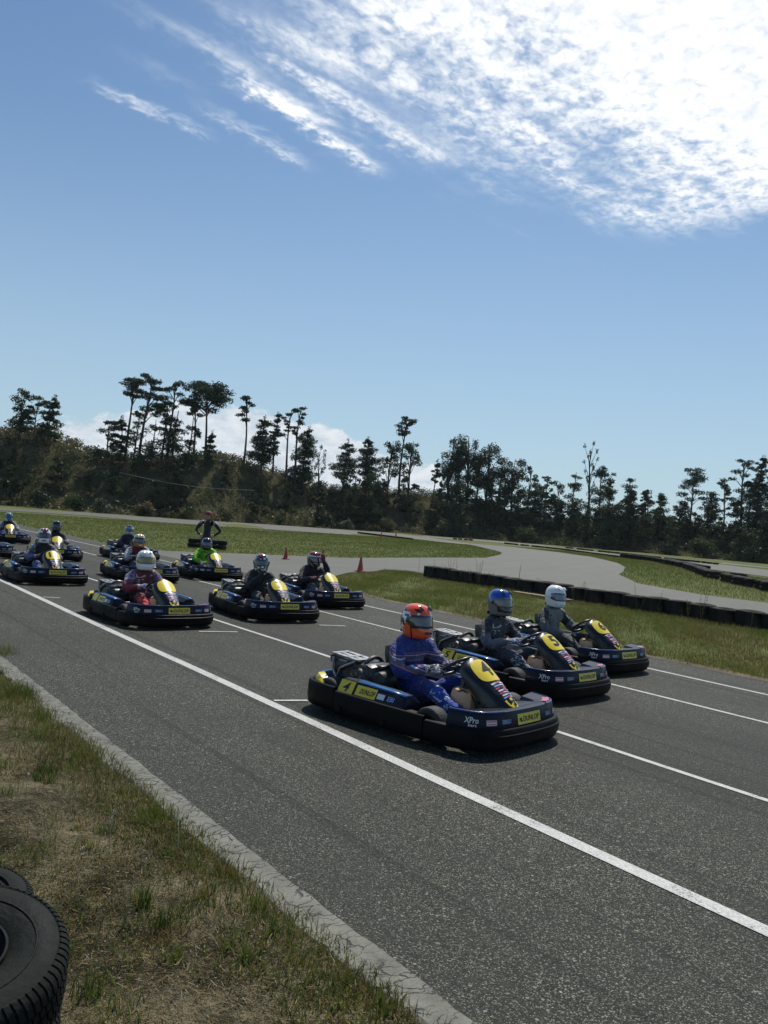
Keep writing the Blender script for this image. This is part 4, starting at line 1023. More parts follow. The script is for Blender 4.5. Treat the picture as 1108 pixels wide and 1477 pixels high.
    mb = MB(); mb.lathe((-.02, 0, -.045), (0, 0, 1), [(.078, 0), (.090, .03), (.096, .06), (.096, .08)], 18); mb.build('hair', mat('dark_hair', (.015, .012, .01), .6), h)
    return t
mx, my = at(295, 820)
marshal((mx, my, .006), R(-46), .93)

# ------------------------------------------------------------------ tyres
def tyre_mb(r, wd, tread=0, seg=40, hole=.56):
    q = wd / 2; mb = MB()
    mb.lathe((0, 0, 0), (0, 0, 1), [(r * hole, -q * .62), (r * (hole + .04), -q * .80), (r * .76, -q), (r * .90, -q * .93), (r * .965, -q * .78), (r * .985, -q * .4), (r * .985, q * .4), (r * .965, q * .78), (r * .90, q * .93), (r * .76, q), (r * (hole + .04), q * .80), (r * hole, q * .62), (r * (hole - .03), q * .4), (r * (hole + .1), 0), (r * (hole - .03), -q * .4)], seg, closed=True)
    return mb
def small_tyre(name, parent, z, r=.29, wd=.19, label=None, rot=(0, 0, 0), loc=None):
    mb = tyre_mb(r, wd, seg=22); q = wd / 2
    for i in range(22):
        a = 2 * math.pi * i / 22; mb.box((r * .99 * math.cos(a), r * .99 * math.sin(a), 0), (.022, .05, wd * .8), Matrix.Rotation(a, 3, 'Z'))
    return mb.build(name, mat('weathered_tyre', (.014, .014, .013), .75, spec=.25, var=.35, scale=6, dirt=.35, bump=.3), parent, loc=(0, 0, z))
ts = empty('tyre_stack'); small_tyre('tyre', ts, .095); small_tyre('tyre', ts, .285)
ts.children[1].rotation_euler = (0, 0, .2)
mb = MB(); secs = []
for a in np.linspace(-math.pi * .93, -math.pi * .07, 12):
    x, y = .305 * math.copysign(abs(math.cos(a)) ** .55, math.cos(a)), .305 * math.copysign(abs(math.sin(a)) ** .6, math.sin(a)); y = y * 1.0 - .004
    secs.append([Vector((x * k_, y * k_, z)) for k_, z in ((1, .01), (1, .36), (.975, .36), (.975, .01))])
mb.loft(secs, 0, cap=True); autosmooth(mb.build('rubber_belt', mat('conveyor_belt_rubber', (.010, .010, .009), .62, spec=.2, var=.5, scale=4, dirt=.28), ts), 30)
NW = []
ORD = 'first second third fourth fifth sixth seventh eighth ninth tenth eleventh twelfth thirteenth fourteenth fifteenth sixteenth seventeenth eighteenth nineteenth twentieth twenty-first twenty-second twenty-third twenty-fourth twenty-fifth twenty-sixth'.split()
xs_ = np.arange(-20.25, -5.5, .60)
for i, x in enumerate(xs_):
    o = ts if i == 0 else copy_tree(ts)
    y = 17.62 + .04 * math.sin(i * 1.7) + rnd.uniform(-.03, .03); o.location = (x, y, .0); o.rotation_euler = (R(rnd.uniform(-1.5, 1.5)), R(rnd.uniform(-2, 2)), R(rnd.uniform(-6, 6))); o.scale = (1, 1, rnd.uniform(.94, 1.04))
    tag(o, (ORD[i] + ' belt-wrapped tyre stack from the left end of the long wall') if i else 'tyre stack at the left end of the long belt-wrapped wall', 'tyre stack', 'belt-wrapped tyre stacks of the long wall')
    NW.append(o)
# extra stacks turning the corner at the left end
# two-high block of tyres by the marshal
tb = at(270, 789.5)
block = []
for i in range(4):
    for lv in range(2):
        o = small_tyre('tyre', None, 0, .28, .19); d = Vector((RT.x, RT.y)) * (i * .40) + Vector((FW.x, FW.y)) * (lv * .12)
        o.location = (tb[0] + d.x - .05 + .0, tb[1] + d.y + .25, .10 + lv * .19 - .0); o.rotation_euler = (0, R(0), rnd.uniform(0, 3)); o.scale = (.72, .72, 1)
        tag(o, ('leftmost', 'second', 'third', 'rightmost')[i] + ' small tyre in the ' + ('lower', 'upper')[lv] + ' layer of the block behind the marshal', 'tyre', 'tyres of the block behind the marshal'); block.append(o)

# loose rows of far tyres
ft = small_tyre('tyre', None, 0, .29, .2); FIRST = [True]
def tyre_at(p, z, label, group, r=1., tilt=0.):
    if FIRST[0]: o = ft; FIRST[0] = False
    else:
        o = ft.copy(); col.objects.link(o)
    o.location = (p[0], p[1], z); o.scale = (r, r, r * rnd.uniform(.9, 1.05)); o.rotation_euler = (tilt, rnd.uniform(-.05, .05), rnd.uniform(0, 6)); tag(o, label, 'tyre', group)
def row(px_, step, label, group, lv=1, r=1., jit=.06, gap=0.):
    pts = [Vector(at(*p)) for p in px_]; acc = 0.
    for a, b in zip(pts[:-1], pts[1:]):
        L = (b - a).length; d = (b - a) / L
        while acc < L:
            p = a + d * acc + Vector((rnd.uniform(-jit, jit), rnd.uniform(-jit, jit)))
            if rnd.random() >= gap:
                for k_ in range(lv): tyre_at((p.x + (rnd.uniform(-.05, .05)), p.y), .10 * r + .19 * r * k_, label, group, r, )
            acc += step * rnd.uniform(.95, 1.1)
        acc -= L
row([(519, 769.5), (593, 778.5)], .80, 'black tyre lying in the short row on the infield grass by the two cones', 'short tyre row on the infield')
row([(657, 778), (684, 780)], .80, 'black tyre of the short low row by the three cones', 'short tyre row by the three cones')
row([(730, 784.5), (811, 793), (860, 800), (900, 805)], .78, 'black tyre in the long row along the back of the wide bend', 'long tyre row behind the bend', gap=.05)
row([(819, 791), (900, 799.5), (970, 807.5), (1039, 815)], .95, 'black tyre in the farthest row, along the foot of the wood', 'farthest tyre row', 1, 1.05, gap=.05)
row([(900, 805), (945, 810.5), (990, 820), (1027, 834), (1078, 846), (1112, 853.5)], .68, 'tyre in the double stacked row at the right of the far grass', 'double stacked tyre row at right', 2, 1.1, .13, .05)
row([(962, 811), (994, 818), (1020, 823.5)], .60, 'tyre in the short offset stack beside the far pale road', 'offset tyre stacks beside the far road', 2)
row([(1060, 835.5), (1076, 837.5)], .55, 'tyre of the block jutting behind the double row at right', 'tyre block behind the double row', 2)

# two big road tyres lying flat in the bottom left corner
def big_tyre(loc, r, wd, rot, label, hole=.60):
    t = empty('tyre', loc); t.rotation_euler = rot; tag(t, label, 'tyre')
    q = wd / 2; mb = tyre_mb(r, wd, seg=72, hole=hole)
    for zz in (q * .96,): mb.ring((0, 0, zz), (0, 0, 1), r * .70, .004, 64, 6); mb.ring((0, 0, zz - .008), (0, 0, 1), r * (hole + .05), .006, 64, 6)
    autosmooth(mb.build('carcass', mat('road_tyre_rubber', (.009, .012, .010), .65, spec=.14, var=.25, scale=5, dirt=.10, bump=.25, bscale=40), t), 60)
    mb = MB(); n = 76
    for i in range(n):
        a = 2 * math.pi * i / n
        for sgn in (-1, 1):
            sk = .26 * sgn
            # shoulder lug wrapping from the tread over on to the sidewall
            secs = []
            for rr, z in ((r * .915, q * .965), (r * .965, q * .86), (r * .995, q * .70), (r * 1.005, q * .36)):
                da = sk * (q * .9 - z) / r; wa = .34 * 2 * math.pi / n
                e0, e1 = a + da - wa, a + da + wa
                secs.append([Vector((rr * math.cos(e0), rr * math.sin(e0), z * sgn)), Vector((rr * math.cos(e1), rr * math.sin(e1), z * sgn)), Vector(((rr - .012) * math.cos(e1), (rr - .012) * math.sin(e1), (z - .006) * sgn)), Vector(((rr - .012) * math.cos(e0), (rr - .012) * math.sin(e0), (z - .006) * sgn))])
            mb.loft(secs, 0, cap=True)
            for z0, z1 in ((q * .30, q * .04),):
                b_ = a + .5 * math.pi * 2 / n; wa = .36 * 2 * math.pi / n; secs = []
                for z in (z0, z1):
                    da = sk * (q * .9 - z) / r; secs.append([Vector((rr * math.cos(b_ + da + e), rr * math.sin(b_ + da + e), z * sgn)) for rr, e in ((r * 1.005, -wa), (r * 1.005, wa), (r * .975, wa), (r * .975, -wa))])
                mb.loft(secs, 0, cap=True)
    tr = autosmooth(mb.build('tread', MATS['road_tyre_rubber'], t), 30); tr['kind'] = 'stuff'
    return t
p1 = deep(-9, 2.28); q1 = Vector((-p1[0], -p1[1], 0)).normalized(); ax1 = (Vector((0, 0, 1)) * math.cos(R(12)) + q1 * math.sin(R(12)))
big_tyre((p1[0], p1[1], .345), .30, .20, ax1.to_track_quat('Z', 'Y').to_euler(), 'large worn road tyre in the bottom left corner, topmost and nearest', .39)
big_tyre((p1[0] - q1.x * .07, p1[1] - q1.y * .07, .108), .30, .20, (0, 0, 1.), 'road tyre lying flat underneath the nearest tyre in the bottom left corner', .50)
p2 = deep(-24, 3.02)
big_tyre((p2[0], p2[1], .125), .29, .19, (R(-2), R(2), .3), 'road tyre behind the nearest one at the left edge', .58)

# ------------------------------------------------------------------ cones
cn = empty('traffic_cone')
mb = MB(); mb.lathe((0, 0, 0), (0, 0, 1), [(.165, .03), (.155, .035), (.12, .17), (.115, .18), (.08, .38), (.045, .60), (.036, .66), (.028, .67), (.022, .66)], 24)
mb.build('cone_body', mat('cone_plastic', (.42, .055, .035), .5, var=.2, scale=6, dirt=.3), cn)
mb = MB(); mb.box((0, 0, .018), (.38, .38, .032), bev=.01); mb.build('base', mat('cone_base_rubber', (.20, .035, .028), .6), cn)
CN = [((412, 807), .66, 'orange-red traffic cone on the link road, left of the driver touching his visor'), ((465, 812), .74, 'traffic cone directly behind the raised hand of the driver touching his visor'), ((519.5, 825), .74, 'traffic cone at the grass corner, right of the second row of karts'),
      ((550, 775.5), .85, 'far cone at the left of the short infield tyre row'), ((571, 774.), .8, 'far cone behind the middle of the short infield tyre row'), ((673, 778.5), .8, 'leftmost of three far cones standing together'), ((676.5, 779), .8, 'middle of three far cones standing together'), ((680, 779.2), .8, 'rightmost of three far cones standing together')]
for i, (p, s, lb) in enumerate(CN):
    o = cn if i == 0 else copy_tree(cn); q = at(*p); o.location = (q[0], q[1], .013); o.rotation_euler = (0, 0, rnd.uniform(0, 1.5)); hgt = {0: .42, 1: .42, 2: .50}.get(i)
    o.scale = (s, s, s); tag(o, lb, 'traffic cone', 'red traffic cones around the circuit')

# weathered board on the grass in front of the long wall
q0 = at(725, 857); mb = MB(); mb.box((0, 0, .03), (1.9, .26, .035), m=0, bev=.006)
for i in range(3): mb.box((-.6 + i * .6, 0, .006), (.07, .24, .014), m=0)
bd = mb.build('wooden_board', mat('weathered_wood', (.26, .17, .11), .8, var=.3, scale=12, bump=.4), None, loc=(-14.9, 16.85, .02)); bd.rotation_euler = (0, 0, R(3)); tag(bd, 'long weathered brown board lying on grass before the tyre wall', 'board')

# small birds over the circuit
def bird(loc, rz, s, lb):
    mb = MB(); mb.tube([(-.10, 0, 0), (-.05, 0, 0), (0, 0, .0), (.05, 0, .004), (.075, 0, .008)], [.004, .018, .024, .018, .004], 10)
    for sg in (-1, 1):
        mb.loft([[Vector((x0, sg * y, z)), Vector(((x0 + x1) / 2, sg * y, z + .004)), Vector((x1, sg * y, z)), Vector(((x0 + x1) / 2, sg * y, z - .003))] for x0, x1, y, z in ((.04, -.03, .015, .006), (.05, -.03, .07, .03), (.02, -.035, .13, .035), (-.05, -.07, .20, .01))], 0, cap=True)
        mb.loft([[Vector((-.08, sg * .0, .002)), Vector((-.08, sg * .02, 0)), Vector((-.08, sg * .01, -.003))], [Vector((-.17, sg * .03, .002)), Vector((-.17, sg * .036, 0)), Vector((-.17, sg * .033, -.002))]], 0, cap=True)
    o = mb.build('bird', mat('bird_plumage', (.01, .01, .012), .6)); o.location = loc; o.rotation_euler = (R(35), R(-15), rz); o.scale = (s,) * 3; tag(o, lb, 'bird', 'small dark birds over the circuit')
def on_ray(x, y, D):
    p = deep(x, D); return (p[0], p[1], zat(x, y, D))
bird(on_ray(450, 743, 30), R(60), 1.1, 'small dark swallow flying before the wooded bank')
bird(on_ray(528, 797, 24), R(-20), .55, 'tiny dark swallow low over the infield grass by the cone')

# slack pale cable strung across the bank
mb = MB(); pa, pb = Vector(on_ray(168, 681, 99)), Vector(on_ray(365, 707, 108))
mb.tube([pa.lerp(pb, t) - Vector((0, 0, 1.1 * math.sin(math.pi * t) * .5)) for t in np.linspace(0, 1, 14)], .016, 5)
tag(mb.build('overhead_cable', mat('pale_cable', (.35, .35, .36), .5)), 'thin pale cable strung across the scrubby bank', 'cable')

# ------------------------------------------------------------------ vegetation
rng = np.random.default_rng(11)
def leaf_mat(name, a, b_, sc_=.6, trans=.25):
    m = bpy.data.materials.new(name); m.use_nodes = True; n = NT(m.node_tree)
    co = n.n('ShaderNodeNewGeometry').outputs['Position']
    c = n.mix(n.ss(n.noise(co, sc_, 4, .7), .3, .7), (*a, 1), (*b_, 1))
    d = n.n('ShaderNodeBsdfDiffuse', i_Color=c); t = n.n('ShaderNodeBsdfTranslucent', i_Color=c); g = n.n('ShaderNodeBsdfGlossy', i_Roughness=.45); g.inputs[0].default_value = (.6, .6, .6, 1)
    mx_ = n.n('ShaderNodeMixShader', i_0=trans); n.t.links.new(d.outputs[0], mx_.inputs[1]); n.t.links.new(t.outputs[0], mx_.inputs[2])
    m2 = n.n('ShaderNodeMixShader', i_0=.03); n.t.links.new(mx_.outputs[0], m2.inputs[1]); n.t.links.new(g.outputs[0], m2.inputs[2])
    n.t.links.new(m2.outputs[0], n.n('ShaderNodeOutputMaterial').inputs[0]); MATS[name] = m; return m
L_PINE = [leaf_mat('pine_needles', (.028, .054, .022), (.060, .095, .036)), leaf_mat('pine_needles_dark', (.015, .031, .014), (.035, .058, .024))]
L_BROAD = [leaf_mat('broad_leaves', (.035, .055, .018), (.065, .090, .030), trans=.35), leaf_mat('broad_leaves_dark', (.018, .032, .012), (.035, .055, .02))]
L_SCRUB = [leaf_mat('scrub_green', (.045, .070, .020), (.090, .110, .038), trans=.3), leaf_mat('scrub_dark', (.024, .040, .015), (.045, .065, .025)), leaf_mat('scrub_olive', (.11, .11, .042), (.17, .15, .06), trans=.3), leaf_mat('scrub_brown', (.16, .12, .07), (.23, .17, .10)), leaf_mat('scrub_pale', (.17, .19, .13), (.26, .27, .20))]
M_BARK = mat('pine_bark', (.075, .052, .038), .9, var=.4, scale=3)

def rdir(n): 
    v = rng.normal(size=(n, 3)); return v / np.linalg.norm(v, axis=1, keepdims=True)
def leaves(C, size, tri=False, flat=.0, asp=.55):
    """random oriented diamond-shaped leaf clumps at centres C"""
    n = len(C); a = rdir(n); 
    if flat: a[:, 2] *= (1 - flat); a /= np.linalg.norm(a, axis=1, keepdims=True)
    b = np.cross(a, rdir(n)); b /= np.linalg.norm(b, axis=1, keepdims=True) + 1e-9
    s = np.asarray(size).reshape(-1, 1) * rng.uniform(.6, 1.3, (n, 1))
    V = np.stack([C - a * s, C - b * s * asp, C + a * s, C + b * s * asp], 1).reshape(-1, 3)
    return V, np.arange(4 * n).reshape(n, 4)
def blob(c, r, n):
    """points spread in the outer part of an ellipsoid"""
    d = rdir(n); return np.array(c) + d * np.array(r) * (rng.uniform(.15, 1., (n, 1)) ** .5) * rng.uniform(.75, 1.28, (n, 1))
def foliage(name, clumps, size, mats, parent=None, wts=None, flat=.3, asp=.55):
    Vs, Fs, mi, o = [], [], [], 0
    for c, r, n, k in clumps:
        V, F = leaves(blob(c, r, n), size, flat=flat, asp=asp); Vs.append(V); Fs.append(F + o); o += len(V); mi.append(np.full(n, k))
    return obj(name, np.concatenate(Vs), np.concatenate(Fs), mats, parent, np.concatenate(mi), False)

def tree(p, z0, hgt, width, style, label, group='trees on the bank beyond the circuit', crown=.5, lean=(0, 0), seed=0, name='pine_tree', cat='tree'):
    r_ = random.Random(seed * 77 + 5); t = empty(name, (p[0], p[1], z0)); tag(t, label, cat, group)
    mb = MB(); tr = max(.08, hgt * .014); pts = []; n = 9
    ph = r_.uniform(0, 6)
    for i in range(n):
        q = i / (n - 1); wob = .025 * hgt * math.sin(q * 4.2 + ph) * q
        pts.append(Vector((RT.x * (lean[0] * q * q * hgt + wob), RT.y * (lean[0] * q * q * hgt + wob), q * hgt * .95 - .4 * (1 - q))))
    mb.tube(pts, [tr * (1.25 - .95 * i / (n - 1)) for i in range(n)], 7)
    def tp(q):
        q = max(0, min(.999, q)) * (n - 1); i = int(q); return pts[i].lerp(pts[i + 1], q - i)
    cl = []; W = width / 2
    if style == 'umbrella':
        npad = max(9, int(width * 4.0)); 
        for j in range(npad):
            q = 1 - crown * (j / npad) ** 1.2 * .9; a = r_.uniform(0, 6.28); rr = W * (.35 + .65 * math.sin(min(1, (1 - q) / crown * 1.6 + .35) * 1.57)) * r_.uniform(.35, 1.)
            c = tp(q) + Vector((math.cos(a) * rr * .85, math.sin(a) * rr * .85, r_.uniform(-.1, .25)))
            mb.tube([tp(q - .09), tp(q - .03).lerp(c, .5) - Vector((0, 0, .15)), c], [tr * .42, tr * .25, tr * .1], 5)
            s_ = W * r_.uniform(.30, .50); cl.append((tuple(c), (s_, s_, s_ * .42), int(120 * s_ * s_ + 50), r_.random() < .45))
    elif style == 'layer':
        nl = max(4, int(hgt * crown / .8))
        for j in range(nl):
            f_ = (j + .5) / nl; q = 1 - crown * f_; rad = W * (.30 + .80 * f_ ** .7) * r_.uniform(.55, 1.2)
            for b_ in range(4 + int(width > 3)):
                a = b_ * 1.4 + j * 2.1 + r_.uniform(-.3, .3); rr = rad * r_.uniform(.2, .85); c = tp(q) + Vector((math.cos(a) * rr, math.sin(a) * rr, rr * .12 + r_.uniform(-.4, .4)))
                mb.tube([tp(q - .04), c], [tr * .3, tr * .08], 5); s_ = max(.42, rad * r_.uniform(.40, .62)); cl.append((tuple(c), (s_, s_, s_ * .5), int(110 * s_ * s_ + 44), r_.random() < .5))
        cl.append((tuple(tp(1) + Vector((0, 0, .15))), (.3, .3, .5), 22, 0))
    elif style == 'broad':
        nb_ = max(10, int(width * 5.5))
        for j in range(nb_):
            q = 1 - crown * r_.uniform(.05, .95); a = r_.uniform(0, 6.28); f_ = (1 - q) / crown; rr = W * math.sqrt(max(.05, 1 - (f_ * 1.5 - .62) ** 2)) * r_.uniform(.25, .9)
            c = tp(min(q, 1)) + Vector((math.cos(a) * rr, math.sin(a) * rr, 0)); mb.tube([tp(max(.15, q - .22)), tp(q - .08).lerp(c, .55), c], [tr * .45, tr * .25, tr * .08], 5)
            s_ = W * r_.uniform(.26, .46); cl.append((tuple(c), (s_, s_, s_ * .8), int(95 * s_ * s_ + 44), r_.random() < .5))
    elif style == 'sparse':
        for j in range(14):
            q = .45 + .55 * j / 14; a = j * 2.4; c = tp(q) + Vector((math.cos(a) * W * r_.uniform(.3, .8), math.sin(a) * W * r_.uniform(.3, .8), hgt * .12))
            mb.tube([tp(q - .1), c], [tr * .4, tr * .08], 5); cl.append((tuple(c), (.28, .28, .5), 26, 0))
    else:   # full: crown almost to the ground
        nb_ = int(8 + width * 4 * max(1, hgt / 8))
        for j in range(nb_):
            q = r_.uniform(.12, 1.); rr = W * (1.08 - .78 * q ** 1.5) * r_.uniform(.2, 1.); a = r_.uniform(0, 6.28)
            c = tp(q) + Vector((math.cos(a) * rr, math.sin(a) * rr, 0)); s_ = W * r_.uniform(.28, .5) * (1.1 - .5 * q); mb.tube([tp(q - .06), c], [tr * .3, tr * .08], 4)
            cl.append((tuple(c), (s_, s_, s_ * .6), int(75 * s_ * s_ + 34), r_.random() < .5))
    mb.build('trunk', M_BARK, t, fix=False)
    br = name != 'pine_tree'
    foliage('crown', cl, .20 if not br else .19, L_BROAD if br else L_PINE, t, asp=.5 if br else .36)
    return t
def tree_px(x, ytop, ybase, w_px, style, label, crown, back=13, **kw):
    D = D0(x) + back; p = deep(x, D); z1 = zat(x, ytop, D); zb = min(zat(x, ybase, D), terr(x, D)) - .2
    return tree(p, zb, z1 - zb, w_px * D / 1180, style, label, crown=crown, seed=int(x * 3 + ytop), **kw)
T = tree_px
T(20, 556, 655, 40, 'broad', 'bushy crowned tree at the left edge of the skyline', .62, name='broadleaf_tree')
T(43, 573, 650, 34, 'umbrella', 'tufted pine between the left edge tree and the leaning pine', .7)
T(62, 570, 640, 34, 'layer', 'small pine leaning right, alone beside the gap of pale cloud at left', .75, lean=(.10, 0))
T(176, 538, 690, 40, 'umbrella', 'tall bent flat-topped pine, leftmost of the tall skyline group', .22, lean=(.0, 0))
T(196, 534, 690, 44, 'umbrella', 'tall straight flat-topped pine, highest of the left skyline group', .42, lean=(.04, 0))
T(236, 545, 690, 40, 'umbrella', 'pine with stepped crown, middle of the left skyline group', .6)
T(245, 585, 715, 56, 'full', 'dense dark pine filling the middle of the left skyline group', .9)
T(289, 547, 690, 66, 'umbrella', 'wide umbrella pine on a thin bare trunk, right of the left skyline group', .28)
T(272, 562, 690, 30, 'umbrella', 'narrow pine tucked under the wide umbrella pine', .3)
T(150, 603, 700, 40, 'umbrella', 'low pine before the cloud, left of the tall skyline group', .6)
T(168, 600, 700, 30, 'layer', 'slim low pine hugging the left side of the tall skyline group', .6)
T(213, 600, 700, 46, 'full', 'dark bushy pine at the foot of the tall skyline group', .8)
T(296, 620, 690, 26, 'layer', 'short conical pine under the wide umbrella pine', .8)
T(346, 567, 665, 29, 'umbrella', 'lone slender pine with a small round crown against the white cloud', .40)
T(372, 598, 700, 44, 'layer', 'tiered dark pine right of the lone slender pine', .62)
T(389, 593, 690, 20, 'layer', 'thin spire-like pine behind the tiered pine', .6)
T(408, 584, 690, 24, 'umbrella', 'left one of the twin tall pines against the cloud', .42)
T(421, 581, 690, 26, 'umbrella', 'right one of the twin tall pines against the cloud', .48)
T(433, 614, 712, 42, 'layer', 'dense tiered pine just right of the twin tall pines', .75)
T(455, 648, 712, 28, 'sparse', 'wispy sapling between the tiered pine and the flat pine', .5, name='broadleaf_tree')
T(492, 633, 712, 40, 'layer', 'flat-layered pine near the middle of the skyline', .62)
T(524, 628, 715, 40, 'layer', 'spreading pine, left neighbour of the tallest middle pine', .62)
T(556, 631, 715, 30, 'broad', 'thin leafy tree left of the tallest middle pine', .6, name='broadleaf_tree')
T(572, 597, 720, 30, 'umbrella', 'tall thin-stemmed pine standing highest in the middle of the skyline', .24)
T(586, 631, 720, 30, 'broad', 'thin leafy tree right of the tallest middle pine', .7, name='broadleaf_tree')
T(621, 662, 725, 18, 'layer', 'little leaning pine beside the last scrap of cloud', .5, lean=(.06, 0))
T(643, 622, 745, 42, 'broad', 'left tree of the three big round-topped trees', .55, name='broadleaf_tree')
T(669, 623, 745, 38, 'broad', 'middle tree of the three big round-topped trees', .6, name='broadleaf_tree')
T(697, 634, 745, 44, 'broad', 'right tree of the three big round-topped trees', .6, name='broadleaf_tree')
T(735, 657, 750, 42, 'broad', 'round leafy tree right of the three big round-topped trees', .65, name='broadleaf_tree')
T(758, 668, 750, 26, 'broad', 'smaller leafy tree beside the round leafy tree', .7, name='broadleaf_tree')
T(783, 684, 760, 24, 'umbrella', 'slim pine between the leafy trees and the sparse upright tree', .7)
T(800, 690, 765, 28, 'broad', 'slim leafy tree just left of the sparse upright tree', .8, name='broadleaf_tree')
T(845, 643, 760, 34, 'sparse', 'upright tree with sparse feathery top on the right skyline', .5, name='broadleaf_tree')
T(822, 676, 765, 40, 'full', 'dark bushy tree left below the feathery-topped tree', .8)
T(876, 679, 770, 34, 'full', 'dark bushy tree right of the feathery-topped tree', .8)
T(902, 686, 775, 42, 'full', 'broad dark tree, second right of the feathery-topped tree', .8)
T(930, 702, 778, 34, 'full', 'lower dark tree before the gap in the right skyline', .8)
T(992, 672, 785, 44, 'umbrella', 'dark pine standing above the right skyline on its own', .72)
T(1041, 690, 785, 28, 'umbrella', 'small pine left of the group at the right edge', .6)
T(1066, 657, 790, 36, 'umbrella', 'left pine of the tall group at the right edge', .75)
T(1089, 653, 790, 34, 'layer', 'tallest pine of the group at the right edge', .75)
T(1108, 668, 790, 34, 'layer', 'pine cut by the right edge of the picture', .75)
T(188, 588, 710, 44, 'full', 'dark pine filling the gap under the two tall flat-topped pines', .9)
T(266, 596, 710, 40, 'full', 'dark pine filling the gap under the wide umbrella pine', .9)
T(228, 570, 700, 34, 'umbrella', 'ragged pine between the stepped pine and the tall straight one', .55)
T(655, 640, 745, 44, 'full', 'leafy tree filling the gap under the three round-topped trees at left', .9, name='broadleaf_tree')
T(684, 648, 745, 46, 'full', 'leafy tree filling the gap under the three round-topped trees at right', .9, name='broadleaf_tree')
T(716, 660, 750, 40, 'full', 'leafy tree before the round leafy tree', .9, name='broadleaf_tree')
T(862, 668, 765, 44, 'full', 'tall dark tree rising right behind the feathery-topped tree', .85)
T(950, 706, 780, 44, 'full', 'low dark tree in the gap left of the lone dark pine', .85)
T(1018, 704, 785, 44, 'full', 'dark bushy tree right of the lone dark pine', .85)
T(1078, 690, 790, 50, 'full', 'dark bushy tree under the pine group at the right edge', .85)
# the wood itself: ranks of trees in front of the skyline
SX = [-200, 0, 60, 130, 330, 430, 560, 650, 740, 800, 900, 1000, 1108, 1300]; SY = [620, 628, 626, 642, 662, 682, 690, 706, 704, 706, 712, 722, 728, 735]
for i in range(110):
    left = i < 26
    x = rnd.uniform(-120, 470) if left else 460 + (i - 26) / 84 * 830 + rnd.uniform(-12, 12)
    back = rnd.uniform(1.5, 11); D = D0(x) + back; tg = terr(x, D); p = deep(x, D)
    topy = float(np.interp(x, SX, SY)) + (rnd.uniform(-22, 40) if not left else rnd.uniform(14, 50)); zt = zat(x, topy, D)
    h_ = max(2.6, zt - tg); fl = rnd.random() < .45
    lab = 'leafy tree packed into the wood along the foot of the bank' if fl else 'dark evergreen packed into the wood along the foot of the bank'
    tree(p, tg - .2, h_, min(h_ * .66, rnd.uniform(3.2, 6.4)), 'full', lab, 'leafy trees packed in the wood' if fl else 'dark evergreens packed in the wood', crown=.9, seed=300 + i, name='broadleaf_tree' if fl else 'evergreen_tree')
# a few bare poles of trunks seen on the face of the wood
# scrub covering the whole bank
C, K, RR = [], [], []
Vs, Fs, Mi, o_ = [], [], [], 0
for i in range(2100):
    x = rnd.uniform(-260, 1380); back = rnd.uniform(-.8, 19) if i % 3 else rnd.uniform(12, 19); D = D0(x) + back; p = deep(x, D); g_ = terr(x, D)
    s_ = rnd.uniform(.5, 1.25) * (1.25 if x > 600 else 1); u_ = rnd.random()
    if x < 640: k = 0 if u_ < .24 else 1 if u_ < .46 else 2 if u_ < .76 else 3 if u_ < .95 else 4
    else: k = 0 if u_ < .4 else 1 if u_ < .8 else 2 if u_ < .95 else 3
    n_ = int(34 * s_ * s_ + 22); V, F = leaves(blob((p[0], p[1], g_ + s_ * .5), (s_, s_, s_ * .72), n_), .16, flat=.2, asp=.5); Vs.append(V); Fs.append(F + o_); o_ += len(V); Mi.append(np.full(n_, k))
tag(obj('scrub', np.concatenate(Vs), np.concatenate(Fs), L_SCRUB, None, np.concatenate(Mi), False), 'tangled scrub covering the bank behind the circuit', kind='stuff')
# distinct shrubs at the foot of the bank
for i, (x, y, w_, k, lb) in enumerate([(148, 733, 30, 4, 'pale flowering shrub at the foot of the bank, left of the marshal'), (110, 731, 34, 0, 'round green shrub left of the pale flowering shrub'), (60, 727, 40, 1, 'dark shrub at the foot of the bank at far left'), (210, 740, 30, 3, 'brown dry shrub at the foot of the bank above the blue driver'),
      (268, 744, 26, 2, 'olive shrub on the bank just left of the marshal'), (330, 748, 30, 2, 'olive shrub on the bank just right of the marshal'), (403, 750, 24, 0, 'small bright green shrub at the foot of the bank'), (470, 754, 34, 1, 'dark round shrub right of the small bright green shrub'),
      (500, 748, 22, 4, 'pale dry shrub at the foot of the bank near the middle'), (560, 761, 30, 2, 'olive shrub right of the pale dry shrub'), (640, 768, 36, 0, 'green shrub behind the three far cones'), (760, 780, 34, 0, 'green shrub at the foot of the wood above the wide bend'), (872, 790, 40, 0, 'green shrub behind the farthest tyre row'), (1010, 800, 44, 0, 'large green shrub above the far pale road'), (1080, 806, 40, 1, 'dark shrub at the foot of the wood at the right edge')]):
    D = D0(x) - .6; p = deep(x, D); s_ = w_ * D / 1180 / 2; t = empty('shrub', (p[0], p[1], 0)); tag(t, lb, 'shrub', 'shrubs at the foot of the bank')
    cl = [((rnd.uniform(-.5, .5) * s_, rnd.uniform(-.5, .5) * s_, s_ * rnd.uniform(.35, 1.1)), (s_ * .55, s_ * .55, s_ * .45), int(60 * s_ * s_ + 25), 0 if rnd.random() < .7 else 1) for _ in range(7)]
    foliage('crown', cl, .15, [L_SCRUB[k], L_SCRUB[1]], t); mb = MB()
    for _ in range(4): mb.tube([(0, 0, -.1), (rnd.uniform(-.4, .4) * s_, rnd.uniform(-.4, .4) * s_, s_ * .9)], [.03, .012], 5)
    mb.build('trunk', M_BARK, t, fix=False)

